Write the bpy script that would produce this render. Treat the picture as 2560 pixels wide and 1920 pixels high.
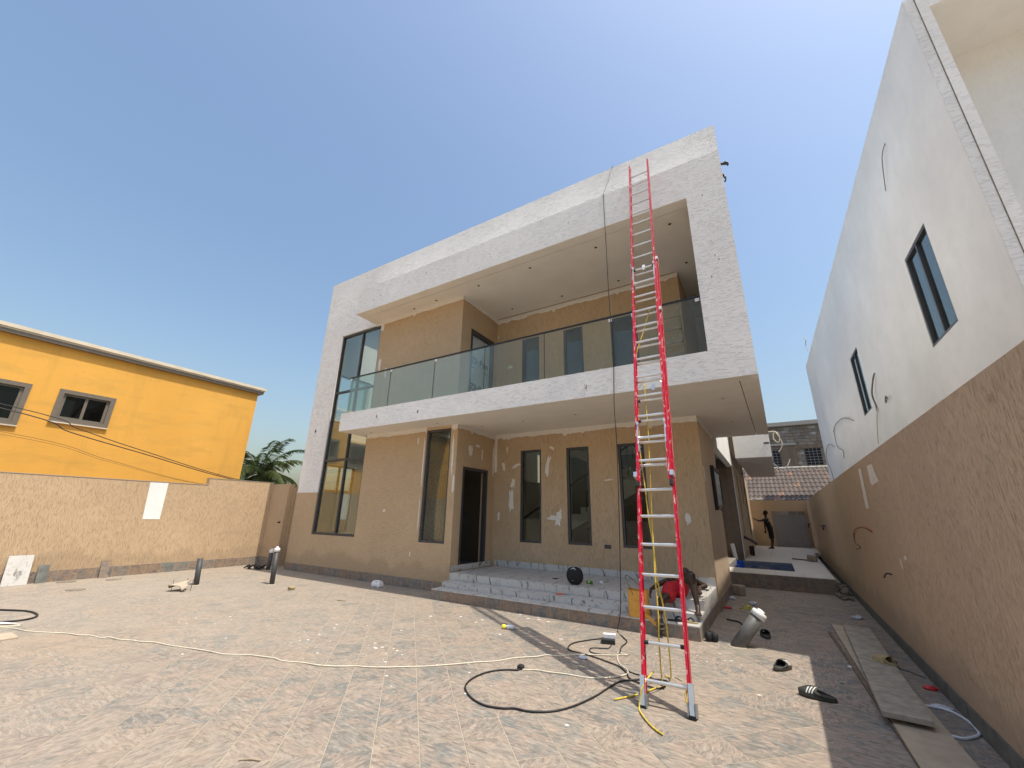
import bpy, bmesh, math, random
from mathutils import Vector, Matrix
R = math.radians
for o in list(bpy.data.objects): bpy.data.objects.remove(o, do_unlink=True)
scn = bpy.context.scene
COL = scn.collection

# ------------------------------------------------------------------ camera
cam_d = bpy.data.cameras.new('camera'); cam = bpy.data.objects.new('camera', cam_d); COL.objects.link(cam)
PITCH, ROLL, YAW = R(17.98), R(1.117), R(-31.9)
fw = Vector((math.sin(YAW)*math.cos(PITCH), math.cos(YAW)*math.cos(PITCH), math.sin(PITCH)))
r0 = Vector((math.cos(YAW), -math.sin(YAW), 0)); u0 = r0.cross(fw)
rt = r0*math.cos(ROLL) + u0*math.sin(ROLL); up = -r0*math.sin(ROLL) + u0*math.cos(ROLL)
m4 = Matrix((rt, up, -fw)).transposed().to_4x4(); m4.translation = Vector((0, 0, 1.65))
cam.matrix_world = m4
cam_d.sensor_width = 36; cam_d.lens = 36*1011.7/2560; cam_d.clip_start = .05; cam_d.clip_end = 3000
scn.camera = cam

# ------------------------------------------------------------------ sky, sun, exposure
SUN_EL, SUN_AZ = R(66.5), R(-2.2)          # azimuth measured from +X, slightly towards the camera side
sd = Vector((math.cos(SUN_EL)*math.cos(SUN_AZ), math.cos(SUN_EL)*math.sin(SUN_AZ), math.sin(SUN_EL)))
world = bpy.data.worlds.new('World'); scn.world = world; world.use_nodes = True
wn = world.node_tree; bg = wn.nodes['Background']
sky = wn.nodes.new('ShaderNodeTexSky'); sky.sky_type = 'NISHITA'; sky.sun_disc = False
sky.sun_elevation = SUN_EL; sky.sun_rotation = R(90) - SUN_AZ
sky.altitude = 50; sky.air_density = 1.65; sky.dust_density = 4.0; sky.ozone_density = 4.5
wn.links.new(sky.outputs[0], bg.inputs[0]); bg.inputs[1].default_value = .125
sl = bpy.data.lights.new('sun', 'SUN'); sun = bpy.data.objects.new('sun', sl); COL.objects.link(sun)
sl.energy = 3.2; sl.angle = R(.53); sl.color = (1.0, .93, .82)
sun.rotation_euler = sd.to_track_quat('Z', 'Y').to_euler(); sun.location = (8, -2, 20)
vs = scn.view_settings; vs.view_transform = 'Standard'; vs.look = 'None'; vs.gamma = 1; vs.exposure = .58
vs.use_curve_mapping = False
scn.render.engine = 'CYCLES'
scn.cycles.max_bounces = 8; scn.cycles.diffuse_bounces = 5; scn.cycles.transparent_max_bounces = 16

# ------------------------------------------------------------------ helpers
WP = {}                                     # world position of every object's own origin
def link(o, parent=None, pos=(0, 0, 0)):
    COL.objects.link(o); p = Vector(pos); WP[o.name] = p
    if parent is not None:
        o.parent = parent; o.location = p - WP[parent.name]
    else: o.location = p
    return o
def tag(o, label=None, cat=None, group=None, kind=None):
    if label: o['label'] = label
    if cat: o['category'] = cat
    if group: o['group'] = group
    if kind: o['kind'] = kind
    return o
def thing(name, label, cat, loc=(0, 0, 0), group=None):
    o = bpy.data.objects.new(name, None); o.empty_display_size = .2
    link(o, None, loc); return tag(o, label, cat, group)
def mk(name, verts, faces, m=None, parent=None, pos=(0, 0, 0), smooth=False):
    me = bpy.data.meshes.new(name); me.from_pydata([tuple(v) for v in verts], [], faces); me.update()
    return mko(name, me, m, parent, pos, smooth)
def mko(name, me, m=None, parent=None, pos=(0, 0, 0), smooth=False):
    if m is not None and not me.materials: me.materials.append(m)
    if smooth: me.polygons.foreach_set('use_smooth', [True]*len(me.polygons))
    return link(bpy.data.objects.new(name, me), parent, pos)
class MB:
    def __init__(s): s.v = []; s.f = []
    def add(s, v, f):
        n = len(s.v); s.v += [tuple(p) for p in v]; s.f += [tuple(i+n for i in q) for q in f]; return s
    def box(s, x0, x1, y0, y1, z0, z1):
        return s.add([(x0,y0,z0),(x1,y0,z0),(x1,y1,z0),(x0,y1,z0),(x0,y0,z1),(x1,y0,z1),(x1,y1,z1),(x0,y1,z1)],
                     [(0,3,2,1),(4,5,6,7),(0,1,5,4),(1,2,6,5),(2,3,7,6),(3,0,4,7)])
    def obox(s, c, ax, ay, az, hx, hy, hz):
        c = Vector(c); ax, ay, az = Vector(ax), Vector(ay), Vector(az)
        v = [c + ax*hx*i + ay*hy*j + az*hz*k for k in (-1,1) for j in (-1,1) for i in (-1,1)]
        return s.add(v, [(0,2,3,1),(4,5,7,6),(0,1,5,4),(1,3,7,5),(3,2,6,7),(2,0,4,6)])
    def bbox(s, x0, x1, y0, y1, z0, z1, b=.006):          # box with bevelled edges
        bm = bmesh.new(); bmesh.ops.create_cube(bm, size=1)
        for v in bm.verts: v.co = Vector(((x0+x1)/2+v.co.x*(x1-x0), (y0+y1)/2+v.co.y*(y1-y0), (z0+z1)/2+v.co.z*(z1-z0)))
        bmesh.ops.bevel(bm, geom=bm.edges[:], offset=b, segments=1, affect='EDGES')
        bm.verts.ensure_lookup_table(); bm.verts.index_update()
        s.add([v.co.copy() for v in bm.verts], [[v.index for v in f.verts] for f in bm.faces]); bm.free(); return s
    def prism(s, poly, axis, a0, a1, sh=None):
        """poly in the two remaining axes, extruded along axis ('x','y','z') from a0 to a1"""
        n = len(poly)
        def P(p, a):
            q = {'x': (a, p[0], p[1]), 'y': (p[0], a, p[1]), 'z': (p[0], p[1], a)}[axis]
            return (q[0]+sh(q[1]), q[1], q[2]) if sh else q
        v = [P(p, a0) for p in poly] + [P(p, a1) for p in poly]
        return s.add(v, [tuple(range(n))[::-1], tuple(range(n, 2*n))] + [(i, (i+1) % n, n+(i+1) % n, n+i) for i in range(n)])
    def tube(s, pts, r, n=8, cap=True, closed=False):
        pts = [Vector(p) for p in pts]; N = len(pts); rr = r if isinstance(r, (list, tuple)) else [r]*N
        prev = None; base = len(s.v); vs_, fs = [], []
        for i, p in enumerate(pts):
            t = (pts[min(i+1, N-1)] - pts[max(i-1, 0)])
            t = t.normalized() if t.length > 1e-9 else Vector((0,0,1))
            if prev is None: a = t.orthogonal().normalized()
            else: a = (prev - t*prev.dot(t)); a = a.normalized() if a.length > 1e-6 else t.orthogonal().normalized()
            prev = a; b = t.cross(a)
            for k in range(n):
                an = 2*math.pi*k/n; vs_.append(p + (a*math.cos(an) + b*math.sin(an))*rr[i])
        for i in range(N-1):
            for k in range(n):
                fs.append((i*n+k, i*n+(k+1) % n, (i+1)*n+(k+1) % n, (i+1)*n+k))
        if cap: fs += [tuple(range(n))[::-1], tuple((N-1)*n+k for k in range(n))]
        return s.add(vs_, fs)
    def lathe(s, prof, c=(0,0,0), n=24, axis=(0,0,1)):
        az = Vector(axis).normalized(); ax = az.orthogonal().normalized(); ay = az.cross(ax); c = Vector(c); v, f = [], []
        for (r_, h) in prof:
            for k in range(n):
                a = 2*math.pi*k/n; v.append(c + az*h + (ax*math.cos(a)+ay*math.sin(a))*max(r_, 1e-4))
        for i in range(len(prof)-1):
            for k in range(n): f.append((i*n+k, i*n+(k+1) % n, (i+1)*n+(k+1) % n, (i+1)*n+k))
        f += [tuple(range(n))[::-1], tuple((len(prof)-1)*n+k for k in range(n))]
        return s.add(v, f)
    def build(s, name, m=None, parent=None, pos=(0,0,0), smooth=False):
        p = Vector(pos); v = [Vector(q)-p for q in s.v] if p.length else s.v
        return mk(name, v, s.f, m, parent, pos, smooth)
def box(name, x0, x1, y0, y1, z0, z1, m, parent=None, b=0):
    mb = MB(); (mb.bbox(x0,x1,y0,y1,z0,z1,b) if b else mb.box(x0,x1,y0,y1,z0,z1)); return mb.build(name, m, parent)
def hw(name, axis, u0, u1, v0, v1, w0, w1, holes, m, parent=None, sh=None):
    """wall sheet in the (u, z) plane, thickness w0..w1, with rectangular openings"""
    us = sorted({u0, u1, *[min(max(h[i], u0), u1) for h in holes for i in (0,1)]}); zs = sorted({v0, v1, *[min(max(h[i], v0), v1) for h in holes for i in (2,3)]})
    solid = {}
    for i in range(len(us)-1):
        for j in range(len(zs)-1):
            cu, cv = (us[i]+us[i+1])/2, (zs[j]+zs[j+1])/2
            solid[i,j] = not any(h[0] < cu < h[1] and h[2] < cv < h[3] for h in holes)
    def P(u, v, w):
        q = (u, w, v) if axis == 'y' else (w, u, v)
        return (q[0]+sh(q[1]), q[1], q[2]) if sh else q
    V, F, ix = [], [], {}
    def vi(*k):
        if k not in ix: ix[k] = len(V); V.append(P(*k))
        return ix[k]
    for (i, j), sld in solid.items():
        if not sld: continue
        a, b, c, d = us[i], us[i+1], zs[j], zs[j+1]
        F.append([vi(a,c,w0), vi(b,c,w0), vi(b,d,w0), vi(a,d,w0)]); F.append([vi(a,d,w1), vi(b,d,w1), vi(b,c,w1), vi(a,c,w1)])
        if not solid.get((i-1,j)): F.append([vi(a,c,w0), vi(a,d,w0), vi(a,d,w1), vi(a,c,w1)])
        if not solid.get((i+1,j)): F.append([vi(b,c,w0), vi(b,c,w1), vi(b,d,w1), vi(b,d,w0)])
        if not solid.get((i,j-1)): F.append([vi(a,c,w0), vi(a,c,w1), vi(b,c,w1), vi(b,c,w0)])
        if not solid.get((i,j+1)): F.append([vi(a,d,w0), vi(b,d,w0), vi(b,d,w1), vi(a,d,w1)])
    o = mk(name, V, F, m, parent)
    bm = bmesh.new(); bm.from_mesh(o.data); bmesh.ops.recalc_face_normals(bm, faces=bm.faces); bm.to_mesh(o.data); bm.free(); return o
def smoothpts(pts, k=5):
    P = [Vector(p) for p in pts]; out = []
    for i in range(len(P)-1):
        p0, p1, p2, p3 = P[max(i-1,0)], P[i], P[i+1], P[min(i+2, len(P)-1)]
        for j in range(k):
            t = j/k; out.append(.5*((2*p1)+(p2-p0)*t+(2*p0-5*p1+4*p2-p3)*t*t+(3*p1-p0-3*p2+p3)*t**3))
    out.append(P[-1]); return out

# ------------------------------------------------------------------ materials (all in world metres)
class NB:
    def __init__(s, name):
        s.m = bpy.data.materials.new(name); s.m.use_nodes = True; s.t = s.m.node_tree; s.N = s.t.nodes; s.L = s.t.links
        s.p = s.N['Principled BSDF']; s.out = s.N['Material Output']; s._pos = None
    def n(s, typ, **kw):
        q = s.N.new('ShaderNode'+typ)
        for k, v in kw.items(): setattr(q, k, v)
        return q
    def put(s, sock, v):
        if isinstance(v, bpy.types.NodeSocket): s.L.new(v, sock)
        elif v is not None:
            if sock.type == 'RGBA' and len(v) == 3: v = (*v, 1)
            sock.default_value = v
    def pos(s, scale=None, rot=None, loc=None):
        if s._pos is None: s._pos = s.n('NewGeometry').outputs['Position']
        if not (scale or rot or loc): return s._pos
        q = s.n('Mapping'); s.L.new(s._pos, q.inputs[0])
        if scale: q.inputs['Scale'].default_value = scale
        if rot: q.inputs['Rotation'].default_value = rot
        if loc: q.inputs['Location'].default_value = loc
        return q.outputs[0]
    def noise(s, vec, scale, detail=3, rough=.55, dist=0):
        q = s.n('TexNoise'); s.put(q.inputs['Vector'], vec); q.inputs['Scale'].default_value = scale
        q.inputs['Detail'].default_value = detail; q.inputs['Roughness'].default_value = rough; q.inputs['Distortion'].default_value = dist
        return q.outputs['Fac']
    def vor(s, vec, scale, feature='F1', out='Distance'):
        q = s.n('TexVoronoi', feature=feature); s.put(q.inputs['Vector'], vec); q.inputs['Scale'].default_value = scale; return q.outputs[out]
    def ramp(s, f, stops, interp='LINEAR'):
        q = s.n('ValToRGB'); s.put(q.inputs[0], f); e = q.color_ramp; e.interpolation = interp
        while len(e.elements) < len(stops): e.elements.new(.5)
        for el, (p, c) in zip(e.elements, stops):
            el.position = p; el.color = (c, c, c, 1) if not isinstance(c, (tuple, list)) else (*c, 1)
        return q.outputs[0]
    def mix(s, f, a, b, mode='MIX'):
        q = s.n('Mix', data_type='RGBA', blend_type=mode); s.put(q.inputs[0], f); s.put(q.inputs[6], a); s.put(q.inputs[7], b); return q.outputs[2]
    def math(s, op, a, b=None, clamp=False):
        q = s.n('Math', operation=op); q.use_clamp = clamp; s.put(q.inputs[0], a); s.put(q.inputs[1], b); return q.outputs[0]
    def bump(s, h, strength=.5, dist=.01, normal=None):
        q = s.n('Bump'); q.inputs['Strength'].default_value = strength; q.inputs['Distance'].default_value = dist
        s.put(q.inputs['Height'], h)
        if normal: s.put(q.inputs['Normal'], normal)
        return q.outputs[0]
    def rnd(s): return s.n('ObjectInfo').outputs['Random']
    def fin(s, col=None, rough=None, normal=None, metal=None, spec=None):
        s.put(s.p.inputs['Base Color'], col); s.put(s.p.inputs['Roughness'], rough); s.put(s.p.inputs['Normal'], normal)
        s.put(s.p.inputs['Metallic'], metal); s.put(s.p.inputs['Specular IOR Level'], spec); return s.m
MAT = {}
def plain(name, col, rough=.7, metal=0, var=.12, scale=14, bump=0, spec=.5):
    b = NB(name); n1 = b.noise(b.pos(), scale, 4)
    c = b.mix(b.ramp(n1, [(.3, 0), (.7, 1)]), tuple(x*(1-var) for x in col), tuple(min(1, x*(1+var)) for x in col))
    nm = b.bump(b.noise(b.pos(), scale*8, 3), bump, .004) if bump else None
    MAT[name] = b.fin(c, rough, nm, metal, spec); return MAT[name]

def stroke_render(name, col, horiz, fleck=.25, strength=.7, streak=0, s=1.0, dist=.012):
    """trowelled / scraped exterior render: short strokes along the wall or down the wall"""
    b = NB(name)
    sc = (4.2*s, 4.2*s, 32*s) if horiz else (62*s, 62*s, 5*s)
    h1 = b.noise(b.pos(sc), 1.0, 2, .5, 0)
    sc2 = (10*s, 10*s, 66*s) if horiz else (95*s, 95*s, 14*s)
    h2 = b.noise(b.pos(sc2), 1.0, 3, .6, .1)
    pit = b.ramp(h1, [(.34, 0), (.44, 1)])
    big = b.noise(b.pos(), .55, 4, .55); mid = b.noise(b.pos(), 3.2, 4, .6)
    c = b.mix(b.ramp(big, [(.3, 0), (.7, 1)]), tuple(x*.92 for x in col), tuple(min(1, x*1.06) for x in col))
    c = b.mix(b.math('MULTIPLY', b.ramp(mid, [(.45, 0), (.75, 1)]), .25), c, tuple(x*.8 for x in col))
    if streak:
        st = b.noise(b.pos((7, 7, .35)), 1, 4, .6)
        c = b.mix(b.math('MULTIPLY', b.ramp(st, [(.5, 0), (.75, 1)]), streak), c, tuple(x*.6 for x in col))
    c = b.mix(b.math('MULTIPLY', b.math('SUBTRACT', 1.0, pit), fleck), c, tuple(x*.5 for x in col))  # pits darkened in colour too, as if shaded
    c = b.mix(b.math('MULTIPLY', b.ramp(h2, [(.5, 0), (.7, 1)]), fleck*.8), c, tuple(min(1, x*1.25) for x in col))  # ridges lightened in colour, as if catching grazing sun
    pos_sep = b.n('SeparateXYZ'); b.put(pos_sep.inputs[0], b.pos()); wob = b.math('ADD', pos_sep.outputs[2], b.math('MULTIPLY', b.noise(b.pos((1.6, 1.6, .4)), 1, 4, .6), -.9)); foot_tone = b.ramp(wob, [(.0, .38), (.14, 0)])  # darker towards the bottom, with a noisy edge
    c = b.mix(foot_tone, c, tuple(x*.62 for x in col))
    hh = b.math('ADD', b.math('MULTIPLY', pit, .7), b.math('MULTIPLY', h2, .6))
    MAT[name] = b.fin(c, .92, b.bump(hh, strength, dist), 0, .25); return MAT[name]
stroke_render('white_render', (.86, .84, .805), True, .07, .8, 0, 1.7, .014)
stroke_render('white_smooth', (.84, .83, .80), False, .06, .35, .05, 1.6, .008)
stroke_render('tan_front', (.545, .395, .245), True, .14, .6, 0, 1.8)
stroke_render('tan_groove', (.545, .395, .248), False, .30, .75, 0, 1.9, .01)
stroke_render('tan_side', (.57, .435, .305), False, .38, .9, .05, 2.6, .008)
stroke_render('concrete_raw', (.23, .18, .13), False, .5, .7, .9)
stroke_render('grey_plaster', (.27, .26, .25), False, .12, .4, .3)
plain('soffit', (.77, .73, .67), .9, var=.04, scale=2, bump=.05)
plain('putty', (.72, .68, .62), .95, var=.08, scale=20, bump=.4)
plain('interior', (.72, .67, .57), .9, var=.04, scale=3)
plain('interior_floor', (.3, .27, .23), .5, var=.2, scale=5)
plain('frame_grey', (.045, .045, .05), .42, var=.15)
plain('frame_dirty', (.06, .06, .062), .55, var=.5, scale=30)
plain('frame_bronze', (.17, .145, .11), .5, .2, var=.1)
plain('dark_hole', (.01, .01, .01), .9)
plain('rail_black', (.012, .012, .014), .4)
def ylw():
    b = NB('yellow_wall'); c0 = (.72, .375, .07)
    big = b.noise(b.pos((1, 1, .6)), .5, 5, .6); st = b.noise(b.pos((3, 1.4, 5)), .5, 5, .65); sp = b.noise(b.pos(), 9, 3)
    c = b.mix(b.ramp(big, [(.3, 0), (.72, 1)]), tuple(x*.93 for x in c0), (.75, .40, .08))
    rn = b.noise(b.pos((2.2, 2.2, .22)), 1, 5, .65); c = b.mix(b.math('MULTIPLY', b.ramp(st, [(.5, 0), (.72, 1)]), .6), c, (.52, .30, .07)); c = b.mix(b.math('MULTIPLY', b.ramp(rn, [(.52, 0), (.72, 1)]), .45), c, (.50, .28, .06))
    c = b.mix(b.math('MULTIPLY', b.ramp(sp, [(.66, 0), (.74, 1)]), .5), c, (.45, .27, .06))
    MAT['yellow_wall'] = b.fin(c, .85, b.bump(b.noise(b.pos(), 60, 3), .15, .004), 0, .3)
ylw()
def paving():
    b = NB('slate_paving'); S = .335
    rot = b.pos(rot=(0, 0, R(45)), loc=(3.4415, -.8888, 0))
    q = b.n('VectorMath', operation='SCALE'); b.put(q.inputs[0], rot); q.inputs['Scale'].default_value = 1/S
    fl = b.n('VectorMath', operation='FLOOR'); b.put(fl.inputs[0], q.outputs[0])
    sp = b.n('SeparateXYZ'); b.put(sp.inputs[0], fl.outputs[0]); cb = b.n('CombineXYZ'); b.put(cb.inputs[0], sp.outputs[0]); b.put(cb.inputs[1], sp.outputs[1])
    wn_ = b.n('TexWhiteNoise', noise_dimensions='2D'); b.put(wn_.inputs['Vector'], cb.outputs[0]); rv, rc = wn_.outputs['Value'], wn_.outputs['Color']
    off = b.n('VectorMath', operation='MULTIPLY_ADD'); b.put(off.inputs[0], rc); off.inputs[1].default_value = (7, 7, 7); b.put(off.inputs[2], b.pos())
    def mp(scale, rz):
        q = b.n('Mapping'); b.put(q.inputs[0], off.outputs[0]); q.inputs['Scale'].default_value = scale; q.inputs['Rotation'].default_value = (0, 0, rz); return q.outputs[0]
    f1 = b.noise(mp((9, 36, 1), R(12)), 1, 6, .7, .9); f2 = b.noise(mp((34, 12, 1), R(-20)), 1, 6, .7, .9)
    pick = b.math('GREATER_THAN', rv, .62); fib = b.mix(pick, f1, f2)
    base = b.ramp(rv, [(0, (0.136, 0.142, 0.136)), (.2, (0.270, 0.237, 0.191)), (.4, (0.178, 0.184, 0.170)), (.55, (0.336, 0.269, 0.207)), (.75, (0.141, 0.153, 0.148)), (.88, (0.292, 0.247, 0.201)), (1, (0.238, 0.184, 0.154))])
    blot = b.noise(off.outputs[0], 5.5, 5, .65, .5); c = b.mix(b.ramp(blot, [(.42, 0), (.58, 1)]), base, (0.308, 0.242, 0.191))
    c = b.mix(b.math('MULTIPLY', b.ramp(fib, [(.32, 1), (.52, 0)]), .85), c, (0.076, 0.082, 0.076))
    c = b.mix(b.math('MULTIPLY', b.ramp(fib, [(.52, 0), (.70, 1)]), .7), c, (0.453, 0.397, 0.317))
    big = b.noise(b.pos(), .42, 5, .6); fine = b.noise(b.pos(), 2.3, 5, .65)
    dust = b.math('MULTIPLY', b.ramp(big, [(.36, .18), (.68, .85)]), b.ramp(fine, [(.25, .35), (.7, 1)]))
    sx = b.n('SeparateXYZ'); b.put(sx.inputs[0], b.pos())
    lf = b.n('MapRange'); b.put(lf.inputs[0], sx.outputs[0]); lf.inputs[1].default_value = -3; lf.inputs[2].default_value = -9; lf.inputs[3].default_value = 0; lf.inputs[4].default_value = .42
    dust = b.math('ADD', b.math('MULTIPLY', dust, .42), lf.outputs[0], True)
    rust = b.ramp(b.noise(b.pos(loc=(3, 9, 0)), .33, 4, .6), [(.5, 0), (.66, .75)])
    dcol = b.mix(rust, (0.372, 0.316, 0.244), (0.416, 0.295, 0.182))
    c = b.mix(b.math('MULTIPLY', dust, .8), c, dcol)
    wsp = b.ramp(b.noise(b.pos(), 38, 2, .5), [(.73, 0), (.78, 1)]); c = b.mix(b.math('MULTIPLY', wsp, .8), c, (0.562, 0.502, 0.423))
    MAT['slate_paving'] = b.fin(c, .82, b.bump(fib, .5, .006), 0, .35)
paving()
def slate():
    b = NB('slate_tile'); r_ = b.rnd()
    off = b.n('VectorMath', operation='ADD'); b.put(off.inputs[0], b.pos()); cb = b.n('CombineXYZ'); b.put(cb.inputs[0], b.math('MULTIPLY', r_, 30.0)); b.put(off.inputs[1], cb.outputs[0])
    q = b.n('Mapping'); b.put(q.inputs[0], off.outputs[0]); q.inputs['Scale'].default_value = (9, 9, 16)
    n1 = b.noise(q.outputs[0], 1, 5, .65, 1.0); n2 = b.noise(off.outputs[0], 9, 4, .6, .5)
    base = b.ramp(r_, [(0, (0.169, 0.176, 0.169)), (.3, (0.260, 0.182, 0.130)), (.5, (0.208, 0.215, 0.202)), (.72, (0.286, 0.195, 0.137)), (1, (0.182, 0.202, 0.189))])
    c = b.mix(b.ramp(n2, [(.42, 0), (.66, 1)]), base, (0.325, 0.215, 0.137)); c = b.mix(b.math('MULTIPLY', b.ramp(n1, [(.3, 1), (.55, 0)]), .7), c, (0.078, 0.085, 0.086))
    c = b.mix(b.math('MULTIPLY', b.ramp(b.noise(b.pos(), 24, 4, .6), [(.6, 0), (.75, 1)]), .5), c, (0.390, 0.351, 0.299))
    MAT['slate_tile'] = b.fin(c, .6, b.bump(n1, .5, .006), 0, .4)
slate()
plain("slate_grey", (.13, .135, .12), .7, var=.3, scale=9, bump=.3)
def marble():
    b = NB('marble'); r_ = b.rnd(); cb = b.n('CombineXYZ'); b.put(cb.inputs[0], b.math('MULTIPLY', r_, 20.0)); b.put(cb.inputs[2], b.math('MULTIPLY', r_, 9.0))
    off = b.n('VectorMath', operation='ADD'); b.put(off.inputs[0], b.pos()); b.put(off.inputs[1], cb.outputs[0])
    mp = b.n('Mapping'); b.put(mp.inputs[0], off.outputs[0]); mp.inputs['Rotation'].default_value = (0, R(38), 0); mp.inputs['Scale'].default_value = (1, 1, .35)
    n1 = b.noise(mp.outputs[0], 4.2, 5, .6, 1.6); v = b.math('ABSOLUTE', b.math('SUBTRACT', n1, .5)); vein = b.ramp(v, [(.0, 1), (.012, .25), (.028, 0)])
    n2 = b.noise(mp.outputs[0], 2.1, 4, .6, 1.0); v2 = b.ramp(b.math('ABSOLUTE', b.math('SUBTRACT', n2, .52)), [(0, 1), (.014, 0)])
    c = b.mix(b.math('MULTIPLY', b.noise(b.pos(), 2.5, 4), .5), (.58, .56, .52), (.44, .425, .395)); msk = b.ramp(b.noise(off.outputs[0], 7, 2), [(.48, 0), (.56, 1)]); c = b.mix(b.math('MULTIPLY', b.math('MULTIPLY', vein, msk), .85), c, (.12, .10, .085)); c = b.mix(b.math('MULTIPLY', v2, .3), c, (.34, .34, .33))
    wv = b.n('TexWave', wave_type='BANDS', bands_direction='X'); b.put(wv.inputs['Vector'], mp.outputs[0]); wv.inputs['Scale'].default_value = 1.15; wv.inputs['Distortion'].default_value = 2.2; wv.inputs['Detail'].default_value = 3; wv.inputs['Detail Scale'].default_value = 2.5
    stk = b.math('MULTIPLY', b.ramp(wv.outputs['Fac'], [(.0, 1), (.012, .8), (.03, 0)]), b.ramp(b.noise(off.outputs[0], 9, 2), [(.44, 0), (.52, 1)])); c = b.mix(b.math('MULTIPLY', stk, .85), c, (.10, .085, .07))
    dirt = b.ramp(b.noise(b.pos(), 6, 5, .65), [(.52, 0), (.8, .5)]); c = b.mix(dirt, c, (.42, .38, .32))
    MAT['marble'] = b.fin(c, .35, None, 0, .4)
marble()
def glass(name, tint, refl=1.0, rough=.0, haze=0):
    b = NB(name); fr = b.n('Fresnel'); fr.inputs[0].default_value = 1.5
    tr = b.n('BsdfTransparent'); b.put(tr.inputs[0], tint); gl = b.n('BsdfGlossy'); gl.inputs['Roughness'].default_value = rough; b.put(gl.inputs[0], (.92, .95, .88))
    mx = b.n('MixShader'); b.put(mx.inputs[0], b.math('MULTIPLY', fr.outputs[0], refl, True)); b.L.new(tr.outputs[0], mx.inputs[1]); b.L.new(gl.outputs[0], mx.inputs[2]); o = mx.outputs[0]
    if haze:
        df = b.n('BsdfDiffuse'); b.put(df.inputs[0], (.60, .61, .56)); m2 = b.n('MixShader')
        b.put(m2.inputs[0], b.math('MULTIPLY', b.ramp(b.noise(b.pos((6, 6, 1.5)), 1, 4), [(.3, .55), (.7, 1)]), haze)); b.L.new(o, m2.inputs[1]); b.L.new(df.outputs[0], m2.inputs[2]); o = m2.outputs[0]
    b.L.new(o, b.out.inputs['Surface']); b.N.remove(b.p); MAT[name] = b.m
glass('glass_clear', (.90, .92, .90), .38, 0, .004)
glass('glass_dusty', (.66, .68, .66), 1.0, .02, .07)
glass('glass_rail', (.90, .93, .89), .35, 0, .06)
glass('glass_dark', (.10, .12, .13), .5, .02, .008)
glass('glass_blue', (.30, .35, .37), 1.5, .01, .03)
plain('ladder_red', (.62, .012, .035), .38, var=.1, scale=10)
plain('ladder_pale', (.55, .12, .13), .6, var=.3, scale=18)
plain('aluminium', (.72, .72, .70), .38, .85, var=.06)
plain('rubber', (.018, .018, .018), .75)
plain('pipe_grey', (.06, .06, .062), .55, var=.2); plain('pipe_light', (.11, .108, .10), .55, var=.2); plain('pvc_white', (.78, .77, .74), .45, var=.05)
plain('timber', (.36, .29, .20), .85, var=.2, scale=5, bump=.3); plain('plywood', (.44, .36, .26), .85, var=.12, scale=7, bump=.2)
plain('timber_dusty', (.34, .30, .235), .9, var=.25, scale=9, bump=.3); plain('timber_edge', (.17, .12, .08), .9, var=.3)
plain('stone_block', (.3, .25, .19), .95, var=.25, scale=12, bump=.6); plain('rubble', (.2, .17, .13), .95, var=.35, scale=12, bump=.6)
plain('cable_black', (.015, .015, .016), .55); plain('cable_cream', (.66, .6, .46), .6, var=.1, scale=20); plain('rope_yellow', (.62, .46, .06), .8, var=.35, scale=60)
plain('plastic_white', (.75, .75, .74), .4); plain('plastic_yellow', (.78, .66, .04), .45); plain('plastic_green', (.02, .22, .06), .4); plain('plastic_red', (.6, .02, .03), .45); plain('plastic_orange', (.7, .13, .02), .45)
plain('jerry', (.68, .34, .06), .5, var=.15, scale=8); plain('speaker_cloth', (.012, .012, .013), .85, var=.3, scale=120); plain('metal_grey', (.35, .35, .36), .35, .8)
plain('foam_dark', (.05, .05, .04), .7, var=.25, scale=30); plain('foam_black', (.012, .012, .012), .7); plain('foam_olive', (.36, .34, .07), .7); plain('foam_beige', (.36, .29, .15), .75, var=.2, scale=30); plain('stripe_white', (.75, .73, .68), .6)
plain('skin', (.042, .022, .014), .45, var=.15, scale=25); plain('short_red', (.45, .012, .02), .85, var=.15, scale=30); plain('cloth_black', (.012, .012, .014), .9); plain('hair', (.008, .007, .006), .9); plain('strap_pale', (.45, .5, .5), .9)
plain('grey_box', (.34, .36, .37), .5, .3, var=.2, scale=20)
plain('concrete_coping', (.42, .39, .34), .9, var=.15, bump=.2); plain('cream_coping', (.62, .55, .42), .85, var=.1, scale=3)
plain('bag_clear', (.55, .58, .62), .3, var=.2, scale=20); plain('film_door', (.42, .47, .48), .45, var=.06, scale=3); plain('film_text', (.06, .08, .09), .6)
plain('earth', (.30, .25, .19), .95, var=.2, scale=.6, bump=.3); plain('grout', (.38, .325, .24), .95, var=.12, scale=6); plain('mortar', (.25, .235, .205), .95, var=.2)
plain('deck_tile', (.56, .52, .45), .55, var=.08, scale=5)
plain('palm_trunk', (.2, .16, .12), .95, var=.3, scale=10, bump=.5)
plain('handle_black', (.02, .02, .02), .5); plain('bark_wire', (.3, .28, .24), .7)
def leafm():
    b = NB('palm_leaf'); c = b.ramp(b.rnd(), [(0, (.045, .075, .02)), (.6, (.075, .105, .03)), (1, (.14, .15, .05))])
    c = b.mix(b.ramp(b.noise(b.pos(), 2.5, 3), [(.35, 0), (.7, 1)]), c, (.06, .085, .025)); b.fin(c, .5, None, 0, .4)
    tl = b.n('BsdfTranslucent'); b.put(tl.inputs[0], (.10, .16, .03)); mx = b.n('MixShader'); mx.inputs[0].default_value = .25
    b.L.new(b.p.outputs[0], mx.inputs[1]); b.L.new(tl.outputs[0], mx.inputs[2]); b.L.new(mx.outputs[0], b.out.inputs[0]); MAT['palm_leaf'] = b.m
leafm()
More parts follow.
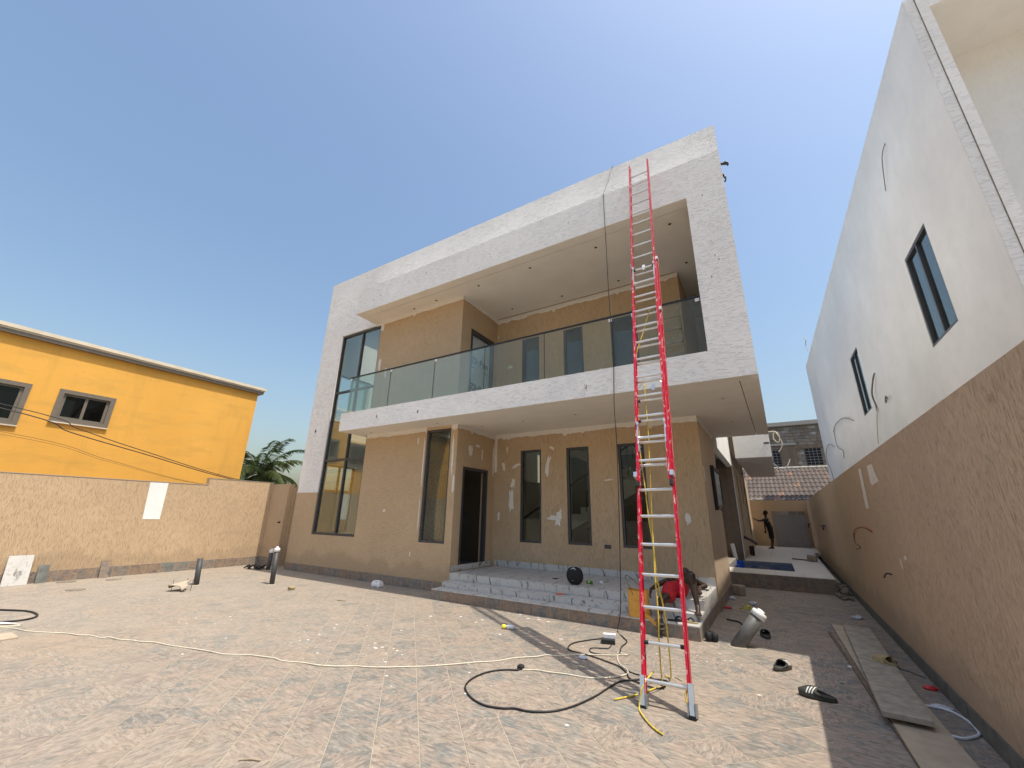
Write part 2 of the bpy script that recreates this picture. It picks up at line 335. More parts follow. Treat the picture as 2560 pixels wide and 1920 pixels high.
def rooft():
    b = NB('roof_clay'); c = b.ramp(b.rnd(), [(0, (0.094, 0.072, 0.061)), (.55, (0.122, 0.095, 0.080)), (.93, (0.144, 0.106, 0.087)), (.95, (0.245, 0.137, 0.091)), (1, (0.245, 0.144, 0.099))])
    c = b.mix(b.math('MULTIPLY', b.ramp(b.noise(b.pos(), 7, 4), [(.4, 0), (.7, 1)]), .6), c, (0.072, 0.065, 0.057)); MAT['roof_clay'] = b.fin(c, .85)
rooft()
def blockm():
    b = NB('concrete_block'); c = b.ramp(b.rnd(), [(0, (.2, .185, .155)), (.5, (.27, .25, .21)), (.8, (.3, .26, .2)), (1, (.44, .44, .42))])
    st = b.noise(b.pos((2, 2, .5)), 1.4, 5, .6); c = b.mix(b.math('MULTIPLY', b.ramp(st, [(.42, 0), (.66, 1)]), .7), c, (.19, .13, .085))
    MAT['concrete_block'] = b.fin(c, .95, b.bump(b.noise(b.pos(), 40, 3), .4, .01))
blockm()
def poolm():
    b = NB('pool_water'); v = b.n('TexVoronoi', feature='F1'); b.put(v.inputs['Vector'], b.pos()); v.inputs['Scale'].default_value = 22
    c = b.ramp(v.outputs['Color'], [(.1, (.008, .06, .45)), (.6, (.02, .14, .70)), (1, (.06, .25, .8))]); b.fin(c, .12, b.bump(b.noise(b.pos(), 7, 3), .15, .01), 0, .5); MAT['pool_water'] = b.m
poolm()
M = MAT
rng = random.Random(7)
glass('water', (.7, .85, .97), .2, .02)
# ------------------------------------------------------------------ ground
tag(mk('ground', [(-400,-200,-.03),(400,-200,-.03),(400,600,-.03),(-400,600,-.03)], [(0,1,2,3)], M['earth']), kind='structure')
pav = tag(mk('paving', [(-15,-4,-.0022),(1.6,-4,-.0022),(1.6,13.2,-.0022),(-15,13.2,-.0022)], [(0,1,2,3)], M['grout']), kind='structure')
def tile_mesh(s, t, bev):
    a, b_ = s/2, s/2-bev
    v = [(-a,-a,-t),(a,-a,-t),(a,a,-t),(-a,a,-t),(-a,-a,-bev),(a,-a,-bev),(a,a,-bev),(-a,a,-bev),(-b_,-b_,0),(b_,-b_,0),(b_,b_,0),(-b_,b_,0)]
    return v, [(8,9,10,11)] + [(i,(i+1)%4,4+(i+1)%4,4+i) for i in range(4)] + [(4+i,4+(i+1)%4,8+(i+1)%4,8+i) for i in range(4)]
S = .335; k7 = math.sqrt(.5); tv, tf = tile_mesh(S-.007, .015, .002)
tme = bpy.data.meshes.new('paving_tile'); tme.from_pydata(tv, [], tf); tme.materials.append(M['slate_paving'])
cells = []
for i in range(-50, 50):
    for j in range(-50, 50):
        x = -1.805 + (i+.5)*S*k7 + (j+.5)*S*k7; y = 3.062 + (i+.5)*S*k7 - (j+.5)*S*k7
        if -14.5 < x < 1.35 and .2 < y < 13.1 and (y < 7.2 or x > -1.2 or (x < -5.9 and y < 7.8)):
            d = Vector((x, y, -1.65)); zc = d.dot(fw)
            if zc < .3: continue
            sx_, sy_ = d.dot(rt)/zc, d.dot(up)/zc
            if abs(sx_) > 1.36 or sy_ < -1.05: continue
            cells.append((d.length, x, y))
cells.sort(); rest = MB()
for n_, (d, x, y) in enumerate(cells):
    dz = rng.uniform(-.0002, .001); rx, ry = rng.uniform(-.003, .003), rng.uniform(-.003, .003)
    if n_ < 300:
        o = bpy.data.objects.new('paving_tile', tme); link(o, pav, (x, y, dz)); o.rotation_euler = (rx, ry, R(45))
    else:
        mt = Matrix.Rotation(R(45), 3, 'Z'); rest.add([(mt@Vector(v)) + Vector((x, y, dz + v[0]*ry*.5 + v[1]*rx*.5)) for v in tv], tf)
tag(rest.build('paving_tiles_beyond', M['slate_paving'], pav), kind='stuff')

def slate_run(parent, axis, a0, a1, w, z0, z1, width=.33, out=-1, thick=.012, mat='slate_tile', wob=.0):
    """row of upright tiles along axis at plane w, standing out by thick towards sign out"""
    n_ = max(1, round(abs(a1-a0)/width)); st = (a1-a0)/n_
    for i in range(n_):
        b0, b1 = a0+i*st+.0045, a0+(i+1)*st-.0045; t = thick + rng.uniform(-.002, .002); h = z1 + rng.uniform(-wob, wob)
        lo, hi = sorted((w, w+out*t)); mb = MB()
        c = ((b0+b1)/2, (lo+hi)/2, (z0+h)/2) if axis == 'x' else ((lo+hi)/2, (b0+b1)/2, (z0+h)/2)
        if axis == 'x': mb.bbox(b0, b1, lo, hi, z0, h, .002)
        else: mb.bbox(lo, hi, b0, b1, z0, h, .002)
        mb.build('slate_tile' if mat == 'slate_tile' else 'marble_tile', M[mat], parent, c)

# ------------------------------------------------------------------ the new house
P0, P1 = 7.65, 6.88
XL, XR = -12.6, .02
shx = lambda y: .016*(y-6.88)
house = thing('house', 'new two storey house with projecting white frame, glass balcony and tan walls', 'house', (-6.2, 7.65, 0))
H = house
hw('front_wall', 'y', XL, -6.3, .0, 3.768, P0, P0+.2, [(XL-1, -11.57, 2.2, 9), (-11.57, -9.65, 1.02, 9), (-7.32, -6.51, 1.0, 3.7)], M['tan_front'], H)
box('corner_pier', XL, -11.57, P0, P0+.2, 2.2, 7.4, M['white_render'], H)
box('lintel', -11.57, -9.9, P0, P0+.2, 7.32, 7.4, M['white_render'], H)
box('lintel', -9.9, -9.652, P0+.02, P0+.2, 7.3, 7.4, M['white_render'], H)
box('parapet_wall', XL, XR+.014, P0+.001, P0+.2, 7.4, 9.59, M['white_render'], H)
MB().prism([(P1,7.37),(7.14,7.37),(7.14,7.45),(P0-.002,7.45),(P0-.002,8.17),(P1,8.17)], 'x', -9.92, XR).build('roof_fascia', M['white_render'], H)
MB().prism([(P1,3.77),(7.12,3.77),(7.12,3.86),(9.29,3.86),(9.29,4.27),(P1,4.27)], 'x', -9.9, XR).build('balcony_slab', M['white_render'], H)
box('frame_column', -.52, XR, P1, 7.14, 4.27, 7.37, M['white_render'], H)
MB().prism([(P1,3.77),(12.27,3.77),(12.27,9.59),(P0,9.59),(P0,8.17),(P1,8.17)], 'x', XR, .12, shx).build('side_wall_upper', M['white_render'], H)
# soffits: border strip, shadow gap, inner panel
box('soffit_panel', -9.70, -.57, 7.155, 9.3, 7.37, 7.44, M['soffit'], H)
box('soffit_panel', -.57, XR, 7.155, 12.1, 7.372, 7.44, M['soffit'], H); box('soffit_panel', -1.16, -.572, 9.3, 12.1, 7.37, 7.44, M['soffit'], H)
box('soffit_border', -9.92, -9.712, 7.141, P0, 7.37, 7.44, M['soffit'], H)
box('soffit_backing', -9.92, XR, 7.141, 12.1, 7.441, 7.6, M['dark_hole'], H)  # near-black colour paints in the shade of the gap
MB().prism([(-9.9,7.135),(-.15,7.135),(-.072,12.26),(-1.15,12.26),(-1.15,9.45),(-9.9,9.45)], 'z', 3.77, 3.85).build('soffit_panel', M['soffit'], H)
MB().prism([(-.138,7.135),(XR+.004,7.135),(XR+.087,12.26),(-.06,12.26)], 'z', 3.77, 3.85).build('soffit_border', M['soffit'], H)
box('soffit_edge', -9.9, XR, P1+.003, 7.119, 3.766, 3.771, M['soffit'], H); box('soffit_edge', -9.9, XR, P1+.003, 7.139, 7.366, 7.371, M['soffit'], H)
MB().prism([(7.121,3.766),(12.27,3.766),(12.27,3.771),(7.121,3.771)], 'x', XR-.002, .118, shx).build('soffit_edge', M['soffit'], H)
MB().box(-9.6, -6.4, 9.29, 24, 3.86, 4.27).box(-6.4, -2.5, 9.29, 10.6, 3.86, 4.27).box(-2.5, -1.1, 9.29, 24, 3.86, 4.27).box(-6.4, -2.5, 12.9, 24, 3.86, 4.27).build('floor_slab', M['interior'], H); box('floor_slab', -1.1, XR, 9.29, 12.27, 3.86, 4.27, M['interior'], H)  # gap over the stairs lets light from the added roof opening down
MB().box(XL+.2, -11.9, P0+.2, 12.27, 8.9, 9.1).box(-11.9, -10.2, P0+.2, 9.0, 8.9, 9.1).box(-11.9, -10.2, 11.4, 12.27, 8.9, 9.1).box(-10.2, -4.2, P0+.2, 12.27, 8.9, 9.1).box(-4.2, -2.2, P0+.2, 10.8, 8.9, 9.1).box(-2.2, 0, P0+.2, 12.1, 8.9, 9.1).build('roof_slab', M['concrete_coping'], H)  # gaps left in the roof for the added openings
for a in ((-11.9, -10.2, 9.0, 11.4), (-4.2, -2.2, 10.8, 12.9)): box('added_skylight', a[0]-.05, a[1]+.05, a[2]-.05, a[3]+.05, 9.101, 9.11, M['glass_clear'], H)  # unseen roof glazing added to brighten the rooms inside
MB().box(XL+.2, -4.2, 12.27, 12.9, 8.9, 9.1).box(-2.2, -1.0, 12.27, 12.9, 8.9, 9.1).box(XL+.2, -1.0, 12.9, 25, 8.9, 9.1).build('roof_slab', M['concrete_coping'], H)
box('rear_closing_wall', -1.1, XR, 12.1, 12.27, 3.9, 9.59, M['white_smooth'], H)
# porch walls
hw('porch_wall', 'y', -6.3, -1.1, .0, 3.77, 9.3, 9.5, [(-5.475, -4.865, 1.02, 3.29), (-4.165, -3.575, 1.03, 3.28), (-2.865, -2.26, 1.03, 3.28)], M['tan_groove'], H)
hw('return_wall', 'x', P0+.2, 9.3, .0, 3.77, -6.3, -6.5, [(7.93, 8.98, .43, 2.77)], M['tan_groove'], H)
hw('side_wall_lower', 'x', 9.5, 12.0, 0, 3.77, -1.1, -1.3, [], M['tan_side'], H)
# the porch wall end is covered by the side wall sheet
hw('recess_wall', 'x', 11.8, 17.4, 0, 3.6, -2.8, -2.6, [(12.5, 16.8, .6, 3.2)], M['concrete_raw'], H); box('recess_wall', -2.6, -1.3, 11.8, 12.0, 0, 3.6, M['tan_side'], H)  # wide opening added to let daylight into the stair hall
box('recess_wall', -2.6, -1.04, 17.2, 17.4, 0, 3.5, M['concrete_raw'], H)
box('upper_side_wall', -1.2, -1.03, 12.27, 17.4, 3.5, 9.2, M['white_smooth'], H)
hw('side_wall_rear', 'x', 17.4, 27.2, 0, 3.77, -1.04, -1.24, [(18.6, 19.5, 1.0, 3.35), (21.0, 21.8, 2.3, 3.35), (23.2, 24.1, 1.0, 3.35)], M['tan_side'], H)
box('side_wall_edge', -1.065, -1.036, 17.17, 17.199, .35, 3.5, M['putty'], H)
MB().prism([(16.8,3.77),(25.0,3.77),(25.0,7.4),(16.8,7.4)], 'x', -1.03, .10, lambda y: .0165*(y-6.88)).build('rear_upper_volume', M['white_render'], H)
MB().prism([(16.83,3.762),(24.97,3.762),(24.97,3.772),(16.83,3.772)], 'x', -1.0, .09, lambda y: .0165*(y-6.88)).build('rear_soffit', M['soffit'], H)
# upper storey behind the balcony
hw('upper_front_wall', 'y', -9.652, -6.38, 4.27, 7.4, P0, P0+.2, [], M['tan_groove'], H)
hw('upper_return_wall', 'x', P0+.2, 9.35, 4.27, 7.4, -6.38, -6.58, [(8.07, 9.17, 4.29, 6.56)], M['tan_groove'], H)
hw('upper_back_wall', 'y', -6.38, -1.14, 4.27, 7.4, 9.35, 9.55, [(-5.5, -4.94, 4.3, 6.53), (-4.19, -3.63, 4.3, 6.53), (-2.87, -2.2, 4.3, 6.53)], M['tan_groove'], H)
hw('upper_passage_wall', 'x', 9.55, 12.1, 4.27, 7.4, -1.14, -1.3, [], M['tan_groove'], H)
hw('left_wall', 'x', P0+.2, 24, 0, 9.59, XL, XL+.2, [(8.30, 9.55, 1.0, 3.16), (8.33, 9.6, 4.6, 6.33), (10.6, 12.6, 1, 3.1), (14, 16, 1, 3.1), (10.6, 12.6, 4.7, 6.9)], M['white_smooth'], H)  # openings further back added to bring more light indoors
hw('rear_wall', 'y', XL, -1.0, 0, 9.2, 24, 24.2, [(-9, -7, 1, 3), (-4, -2.5, 1, 3)], M['tan_side'], H)
# interior
box('interior_floor', XL+.2, -6.5, P0+.2, 24, .2, .4, M['interior_floor'], H); box('interior_floor', -6.5, -1.3, 9.5, 24, .2, .4, M['interior_floor'], H)
hw('interior_wall', 'x', 9.5, 24, .4, 3.86, -6.5, -6.65, [(10.3, 12.6, .4, 2.7)], M['interior'], H)
box('interior_wall', XL+.2, -6.65, 13.2, 13.35, .4, 8.9, M['interior'], H); box('interior_wall', -6.5, -2.8, 15.0, 15.15, .4, 3.86, M['grey_plaster'], H)  # stair hall back wall coloured dark grey to paint in dimness
box('interior_wall', -9.6, -6.58, 9.35, 9.5, 4.27, 8.9, M['interior'], H); box('gallery_edge', -9.72, -9.6, P0+.2, 13.2, 3.8, 4.3, M['interior'], H)
box('curtain_pelmet', XL+.25, -9.8, 12.2, 12.5, 3.3, 3.55, M['frame_bronze'], H); box('air_conditioner', -11.9, -10.9, 12.95, 13.19, 2.75, 3.05, M['plastic_white'], H, .02)
# stairs seen through the porch windows
def stair(x0, x1, y0, y1, z0, z1, n_):
    pts = []
    for i in range(n_): pts += [(x0+(x1-x0)*i/n_, z0+(z1-z0)*(i+1)/n_), (x0+(x1-x0)*(i+1)/n_, z0+(z1-z0)*(i+1)/n_)]
    dx = .3 if x1 > x0 else -.3
    poly = [(x0, z0)] + pts + [(x1, z1-.35), (x0+dx, z0)]
    return MB().prism(poly, 'y', y0, y1).build('stair_flight', M['interior'], H)
box('stair_base', -6.5, -6.2, 10.7, 11.7, .4, .66, M['interior'], H); stair(-6.2, -2.9, 10.7, 11.7, .66, 2.6, 11); stair(-2.9, -5.2, 11.85, 12.85, 2.6, 3.86, 7); box('stair_landing', -2.9, -1.7, 10.7, 12.85, 2.42, 2.6, M['interior'], H)
for (a, b_, y) in (((-6.2, 1.55), (-2.9, 3.52), 10.68), ((-2.9, 3.5), (-5.2, 4.8), 11.82)):
    mb = MB(); mb.tube([(a[0], y, a[1]), (b_[0], y, b_[1])], .028, 8)
    for t in (0, .2, .4, .6, .8, 1): mb.tube([(a[0]+(b_[0]-a[0])*t, y, a[1]+(b_[1]-a[1])*t), (a[0]+(b_[0]-a[0])*t, y, a[1]+(b_[1]-a[1])*t-.95)], .012, 6)
    mb.build('stair_handrail', M['rail_black'], H)
box('interior_door', -5.9, -5.0, 14.93, 14.99, .4, 2.6, M['timber_edge'], H); box('interior_door', -4.3, -3.5, 14.93, 14.99, .4, 2.6, M['timber_edge'], H)
box('interior_wall', -8.45, -8.3, 8.7, 13.2, .4, 3.86, M['interior'], H); box('interior_wall', -8.3, -6.65, 9.9, 10.05, .4, 3.86, M['frame_bronze'], H); box('interior_ceiling', -8.45, -6.5, 7.85, 9.35, 3.78, 3.85, M['interior'], H)  # partitions added to hold back light, so the doorway stays dark

def window(parent, axis, u0, u1, v0, v1, w, mull=(), trans=(), fr='frame_grey', gl='glass_clear', fw_=.05, dep=.06, sgn=1):
    """window in an opening: frame ring, bars, one pane per light. w = plane of the frame's outer face, dep into the wall along sgn"""
    def bx(mb, a0, a1, c0, c1, d0, d1):
        d0, d1 = sorted((d0, d1))
        return mb.box(a0, a1, d0, d1, c0, c1) if axis == 'y' else mb.box(d0, d1, a0, a1, c0, c1)
    wi = w+sgn*dep; mb = MB()
    bx(mb, u0, u0+fw_, v0, v1, w, wi); bx(mb, u1-fw_, u1, v0, v1, w, wi); bx(mb, u0+fw_, u1-fw_, v0, v0+fw_, w, wi); bx(mb, u0+fw_, u1-fw_, v1-fw_, v1, w, wi)
    win = mb.build('window', M[fr], parent)
    us = [u0+fw_] + list(mull) + [u1-fw_]; zs = [v0+fw_] + list(trans) + [v1-fw_]
    for q in mull: m_ = MB(); bx(m_, q-.028, q+.028, v0+fw_, v1-fw_, w+sgn*.004, wi-sgn*.004); m_.build('mullion', M[fr], win)
    for q in trans:
        for i in range(len(us)-1):
            m_ = MB(); bx(m_, us[i]+(.028 if i else 0), us[i+1]-(.028 if i < len(us)-2 else 0), q-.03, q+.03, w+sgn*.006, wi-sgn*.006); m_.build('transom', M[fr], win)
    wm = w+sgn*dep*.55
    for i in range(len(us)-1):
        for j in range(len(zs)-1):
            a0, a1 = us[i]+(.028 if i else 0), us[i+1]-(.028 if i < len(us)-2 else 0); c0, c1 = zs[j]+(.03 if j else 0), zs[j+1]-(.03 if j < len(zs)-2 else 0)
            m_ = MB(); bx(m_, a0-.004, a1+.004, c0-.004, c1+.004, wm, wm+sgn*.005); m_.build('pane', M[gl], win)
    return win
window(H, 'y', -11.57, -9.65, 1.02, 7.31, P0+.035, (-10.54,), (3.14, 5.3), 'frame_dirty', 'glass_clear', .06, .08)
window(H, 'y', -7.32, -6.51, 1.0, 3.7, P0+.03, (), (), 'frame_dirty', 'glass_dusty', .055, .08)
for a in ((-5.475, -4.865, 1.02, 3.29), (-4.165, -3.575, 1.03, 3.28), (-2.865, -2.26, 1.03, 3.28)): window(H, 'y', *a, 9.325, (), (), 'frame_grey', 'glass_clear', .055, .07)
for a in ((-5.5, -4.94, 4.3, 6.53), (-4.19, -3.63, 4.3, 6.53), (-2.87, -2.2, 4.3, 6.53)): window(H, 'y', *a, 9.37, (), (), 'frame_grey', 'glass_blue', .05, .07)
for a in ((8.30, 9.55, 1.0, 3.16), (8.33, 9.6, 4.6, 6.33)): window(H, 'x', *a, XL+.05, (8.96,), (), 'frame_bronze', 'glass_clear', .06, .07)
for a in ((18.6, 19.5, 1.0, 3.35), (21.0, 21.8, 2.3, 3.35), (23.2, 24.1, 1.0, 3.35)): window(H, 'x', *a, -1.09, (), (), 'frame_bronze', 'glass_dark', .05, .07, -1)
# lower door opening: frame and a leaf opened inwards
mb = MB(); mb.box(-6.40, -6.29, 7.93, 7.99, .43, 2.77); mb.box(-6.40, -6.29, 8.91, 8.98, .43, 2.77); mb.box(-6.40, -6.29, 7.99, 8.91, 2.70, 2.77)
dr = mb.build('door_frame', M['frame_grey'], H); 
lf = box('door_leaf', -7.35, -6.41, 7.945, 7.985, .45, 2.69, M['frame_grey'], dr); box('door_step', -6.46, -6.3, 7.93, 8.98, .43, .445, M['marble'], dr)
# upper balcony door with protective film on the glass
mb = MB(); mb.box(-6.47, -6.36, 8.07, 8.13, 4.29, 6.56); mb.box(-6.47, -6.36, 9.05, 9.17, 4.29, 6.56); mb.box(-6.47, -6.36, 8.13, 9.05, 6.42, 6.56); mb.box(-6.47, -6.38, 8.13, 9.05, 4.29, 4.35)
ud = mb.build('balcony_door', M['frame_grey'], H); box('pane', -6.44, -6.43, 8.13, 9.05, 4.35, 6.42, M['film_door'], ud)
box('film_edge', -6.43, -6.428, 8.72, 8.728, 4.35, 6.42, M['film_text'], ud)
def text(name, body, size, origin, ex, ey, m, parent, thick=.001, bold=.0):
    cu = bpy.data.curves.new(name, 'FONT'); cu.body = body; cu.size = size; cu.extrude = thick; cu.offset = bold
    to = bpy.data.objects.new(name, cu); COL.objects.link(to); dg = bpy.context.evaluated_depsgraph_get(); me = bpy.data.meshes.new_from_object(to.evaluated_get(dg)); bpy.data.objects.remove(to)
    ex, ey = Vector(ex), Vector(ey); ez = ex.cross(ey)
    for v in me.vertices: v.co = Vector(origin) + ex*v.co.x + ey*v.co.y + ez*v.co.z
    return mko(name, me, M[m], parent)
for z in (5.62, 4.86, 4.45):
    text('film_lettering', 'ZileBon', .25, (-6.427, 8.19, z), (0,1,0), (0,0,1), 'film_text', ud, .0008, .009)
    mb = MB(); mb.lathe([(.035, 0), (.035, .001)], (-6.4285, 8.155, z+.05), 16, (1,0,0)); mb.build('film_mark', M['film_text'], ud)
    mb = MB(); mb.box(-6.4285, -6.4275, 8.15, 8.9, z-.045, z-.037); mb.build('film_rule', M['film_text'], ud)
    mb = MB(); mb.box(-6.4285, -6.4275, 8.16, 8.42, z-.13, z-.105); mb.box(-6.4285, -6.4275, 8.78, 8.98, z-.16, z-.14); mb.build('film_rule', M['film_text'], ud)
# balcony balustrade
bal = MB(); bal.bbox(-9.80, -.52, 6.945, 6.985, 5.315, 5.345, .004); bal.bbox(-9.80, -9.76, 6.99, P0, 5.315, 5.345, .004); hr = bal.build('handrail', M['rail_black'], H)
xs = [-9.79, -8.16, -6.6, -5.08, -3.56, -2.1, -.525]
for i in range(6):
    box('glass_panel', xs[i]+.006, xs[i+1]-.006, 6.958, 6.97, 4.25, 5.318, M['glass_rail'], H)
box('glass_panel', -9.785, -9.773, 6.975, P0-.005, 4.25, 5.318, M['glass_rail'], H)
for x, z in ((-8.13, 5.27), (-6.56, 5.27), (-2.13, 5.26), (-.58, 5.27), (-9.77, 5.27)):
    MB().bbox(x-.035, x+.035, 6.95, 6.957, z-.03, z+.03, .002).build('paper_sticker', M['plastic_white'], H)
for x in xs[1:-1]: box('glass_joint', x-.005, x+.005, 6.957, 6.971, 4.26, 5.316, M['rail_black'], H)
# downlight holes
for z, pts in ((7.37, ((-8.1,7.5),(-5.71,7.42),(-4.15,7.39),(-2.5,7.44),(-.93,7.47),(-5.6,8.93),(-4.04,8.98),(-2.48,9.0),(-.87,9.04),(-7.2,7.45))), (3.77, ((-9.19,7.41),(-6.69,7.31),(-4.7,8.07),(-3.36,8.04),(-.48,8.13),(-5.9,8.1),(-2.0,8.05),(-.5,10.3)))):
    for (x, y) in pts:
        d = MB(); d.lathe([(.046, 0), (.046, -.004), (.034, -.004), (.03, 0)], (x, y, z), 18); ring = d.build('downlight', M['soffit' if z < 4 else 'interior'], H); MB().lathe([(.029, -.002), (.029, -.0045)], (x, y, z), 16).build('downlight_hole', M['dark_hole' if z > 5 else 'rubble'], ring)
# ragged putty cornices (wall tops left unpainted)
def ragged(name, axis, a0, a1, z1, depth, w, out, amp=.03, step=.07, mat='putty', parent=None, seed=0, t=.005):
    rg = random.Random(seed); n_ = max(2, int(abs(a1-a0)/step)); lo = []; d = 0
    for i in range(n_+1):
        d = d*.75 + rg.uniform(-amp, amp)*.6; lo.append((a0+(a1-a0)*i/n_, z1-depth-d-(rg.random() < .05)*rg.uniform(.02, .09)))
    V, F = [], []
    for (a, z) in lo:
        for ww in (w, w+out*t):
            for zz in (z1, z): V.append((a, ww, zz) if axis == 'x' else (ww, a, zz))
    for i in range(n_):
        p, q = i*4, i*4+4; F += [(p+2,q+2,q+3,p+3), (p+1,p+3,q+3,q+1), (p,p+2,q+2,q)]
    return mk(name, V, F, M[mat], parent)
ragged('cornice', 'x', -6.3, -1.1, 3.77, .12, 9.3, -1, .03, parent=H, seed=1); ragged('cornice', 'x', -9.64, -7.33, 3.77, .1, P0, -1, .02, parent=H, seed=2); ragged('cornice', 'x', -6.5, -6.3, 3.77, .1, P0, -1, .02, parent=H, seed=12)
ragged('cornice', 'y', P0, 9.29, 3.77, .1, -6.3, 1, .025, parent=H, seed=3); ragged('cornice', 'y', 9.3, 12, 3.77, .09, -1.1, 1, .012, parent=H, seed=4)
ragged('cornice', 'x', -6.38, -1.14, 7.37, .13, 9.35, -1, .035, parent=H, seed=5); ragged('cornice', 'x', -9.64, -6.38, 7.37, .09, P0, -1, .015, parent=H, seed=6); ragged('cornice', 'y', P0, 9.34, 7.37, .1, -6.38, 1, .015, parent=H, seed=7)
ragged('putty_strip', 'x', -9.645, -9.5, 7.37, .3, P0-.002, -1, .02, .03, parent=H, seed=8)
# putty patches and drips
def patch(axis, a, z, w, out, wa, hz, seed, parent, mat='putty', ang=0, rough=.3, name='putty_patch'):
    rg = random.Random(seed); n_ = 22; V, F = [], []
    for k in range(n_):
        t = 2*math.pi*k/n_; rr = 1-rough*rg.random(); ca, sa = math.cos(t), math.sin(t)
        ca = math.copysign(abs(ca)**.6, ca)*rr*wa/2; sa = math.copysign(abs(sa)**.6, sa)*rr*hz/2
        p = (a+ca*math.cos(ang)-sa*math.sin(ang), z+ca*math.sin(ang)+sa*math.cos(ang))
        for ww in (w, w+out*(.003+.0006*(seed % 9))): V.append((p[0], ww, p[1]) if axis == 'x' else (ww, p[0], p[1]))
    F.append([2*k+1 for k in range(n_)]); F += [(2*k, 2*((k+1) % n_), 2*((k+1) % n_)+1, 2*k+1) for k in range(n_)]
    o = mk(name, V, F, M[mat], parent); bm = bmesh.new(); bm.from_mesh(o.data); bmesh.ops.recalc_face_normals(bm, faces=bm.faces)
    bmesh.ops.triangulate(bm, faces=[f for f in bm.faces if len(f.verts) > 4]); bm.to_mesh(o.data); bm.free(); return o
for i, (a, z, wa, hz, an) in enumerate(((-5.74, 2.0, .2, .75, .05), (-5.7, 2.45, .14, .3, -.3), (-4.68, 2.85, .13, .7, -.2), (-4.56, 3.3, .2, .08, -.5), (-4.4, 1.6, .16, .5, -.12), (-4.5, 1.62, .5, .12, .1), (-6.12, 1.62, .09, .26, 0), (-1.49, 1.64, .12, .27, .05), (-3.12, 2.47, .26, .04, .08), (-5.9, 3.35, .06, .2, 0), (-6.0, 2.9, .12, .3, .2), (-5.6, 2.9, .3, .1, .4))):
    patch('x', a, z, 9.3, -1, wa, hz, i, H, rough=.5, ang=an)
for i, (a, z, wa, hz, an) in enumerate(((-6.42, 3.0, .07, 1.1, 0), (-6.35, 2.35, .07, .5, 0), (-7.6, 3.45, .05, .22, 0), (-7.37, 2.9, .04, 1.5, 0), (-7.37, 1.6, .03, .8, 0), (-8.6, 1.7, .1, .08, 0), (-7.55, .72, .05, .12, 0))): patch('x', a, z, P0, -1, wa, hz, 40+i, H, rough=.35, ang=an)
for i, (a, z, wa, hz) in enumerate(((9.24, 3.1, .09, 1.0), (8.2, 3.2, .2, .3), (8.7, 3.15, .05, .35), (8.5, 3.35, .25, .08))): patch('y', a, z, -6.3, 1, wa, hz, 60+i, H, rough=.4)
box('corner_putty', -6.299, -6.22, 9.292, 9.2995, 2.75, 3.7, M['putty'], H); patch('y', 9.42, 2.55, -1.1, 1, .09, .34, 71, H)
for i, (a, z, wa, hz) in enumerate(((-5.9, 5.75, .22, .12), (-3.2, 5.15, .4, .2), (-1.6, 6.1, .1, .06), (-9.5, 5.9, .14, .5), (-9.2, 5.6, .1, .4), (-6.33, 6.8, .04, .15))): patch('x', a, z, 9.35 if a > -6.38 else P0, -1, wa, hz, 80+i, H, rough=.55)
# white bead on window jamb and pier, wall box and holes
box('window_bead', -11.575, -11.545, P0-.003, P0+.03, 2.6, 7.3, M['putty'], H)
mb = MB(); mb.box(-12.24, -12.12, P0-.006, P0+.01, 4.05, 4.19); hb = mb.build('wall_box', M['plastic_white'], H); box('wall_box_hole', -12.22, -12.15, P0-.008, P0-.005, 4.07, 4.15, M['dark_hole'], hb)
box('socket_plate', -3.29, -3.14, 9.285, 9.299, .99, 1.07, M['frame_grey'], H, .004)
for (x, z) in ((-8.9, 7.72), (-7.1, 7.9), (-5.0, 7.75), (-2.9, 7.8), (-.25, 7.3), (-.2, 6.0), (-.3, 5.6), (-.15, 5.9)): patch('x', x, z, P1, -1, .018, .035, int(x*-100), H, 'rubble', name='fixing_hole')
for (x, z) in ((-8.4, 4.03), (-6.95, 4.0), (-2.65, 3.98)):
    patch('x', x, z, P1, -1, .06, .12, int(x*-10), H, 'rubble', rough=.7, name='fixing_hole'); MB().tube([(x+.02, P1, z+.03), (x+.03, P1-.05, z+.05), (x+.015, P1-.06, z-.03)], .006, 6).build('cable_stub', M['plastic_white'], H)
# plinth tiles along the front and side
box('plinth_bed', XL, -6.12, P0-.009, P0-.0005, 0, .2, M['grout'], H); slate_run(H, 'x', XL, -6.12, P0, 0, .205); slate_run(H, 'y', 9.31, 12.0, -1.1, 0, .2, out=1)
# electrical distribution box hanging open on the side wall
eb = box('distribution_box', -1.099, -1.05, 10.7, 11.9, 1.98, 2.75, M['grey_box'], H); mb = MB()
for a in ((10.55, 10.7, 1.85, 2.85), (11.88, 11.95, 2.0, 2.7), (10.7, 11.9, 2.75, 2.83)): mb.box(-1.099, -1.03, a[0], a[1], a[2], a[3])
mb.build('box_frame', M['rubber'], eb); MB().tube([(-1.09, 11.0, 1.98), (-1.02, 11.1, 1.85), (-1.0, 11.3, 1.93), (-1.05, 11.5, 1.9)], .012, 6).build('loose_wire', M['cable_black'], eb)
for z in (2.2, 2.45): box('breaker_row', -1.05, -1.035, 10.8, 11.7, z, z+.1, M['metal_grey'], eb)
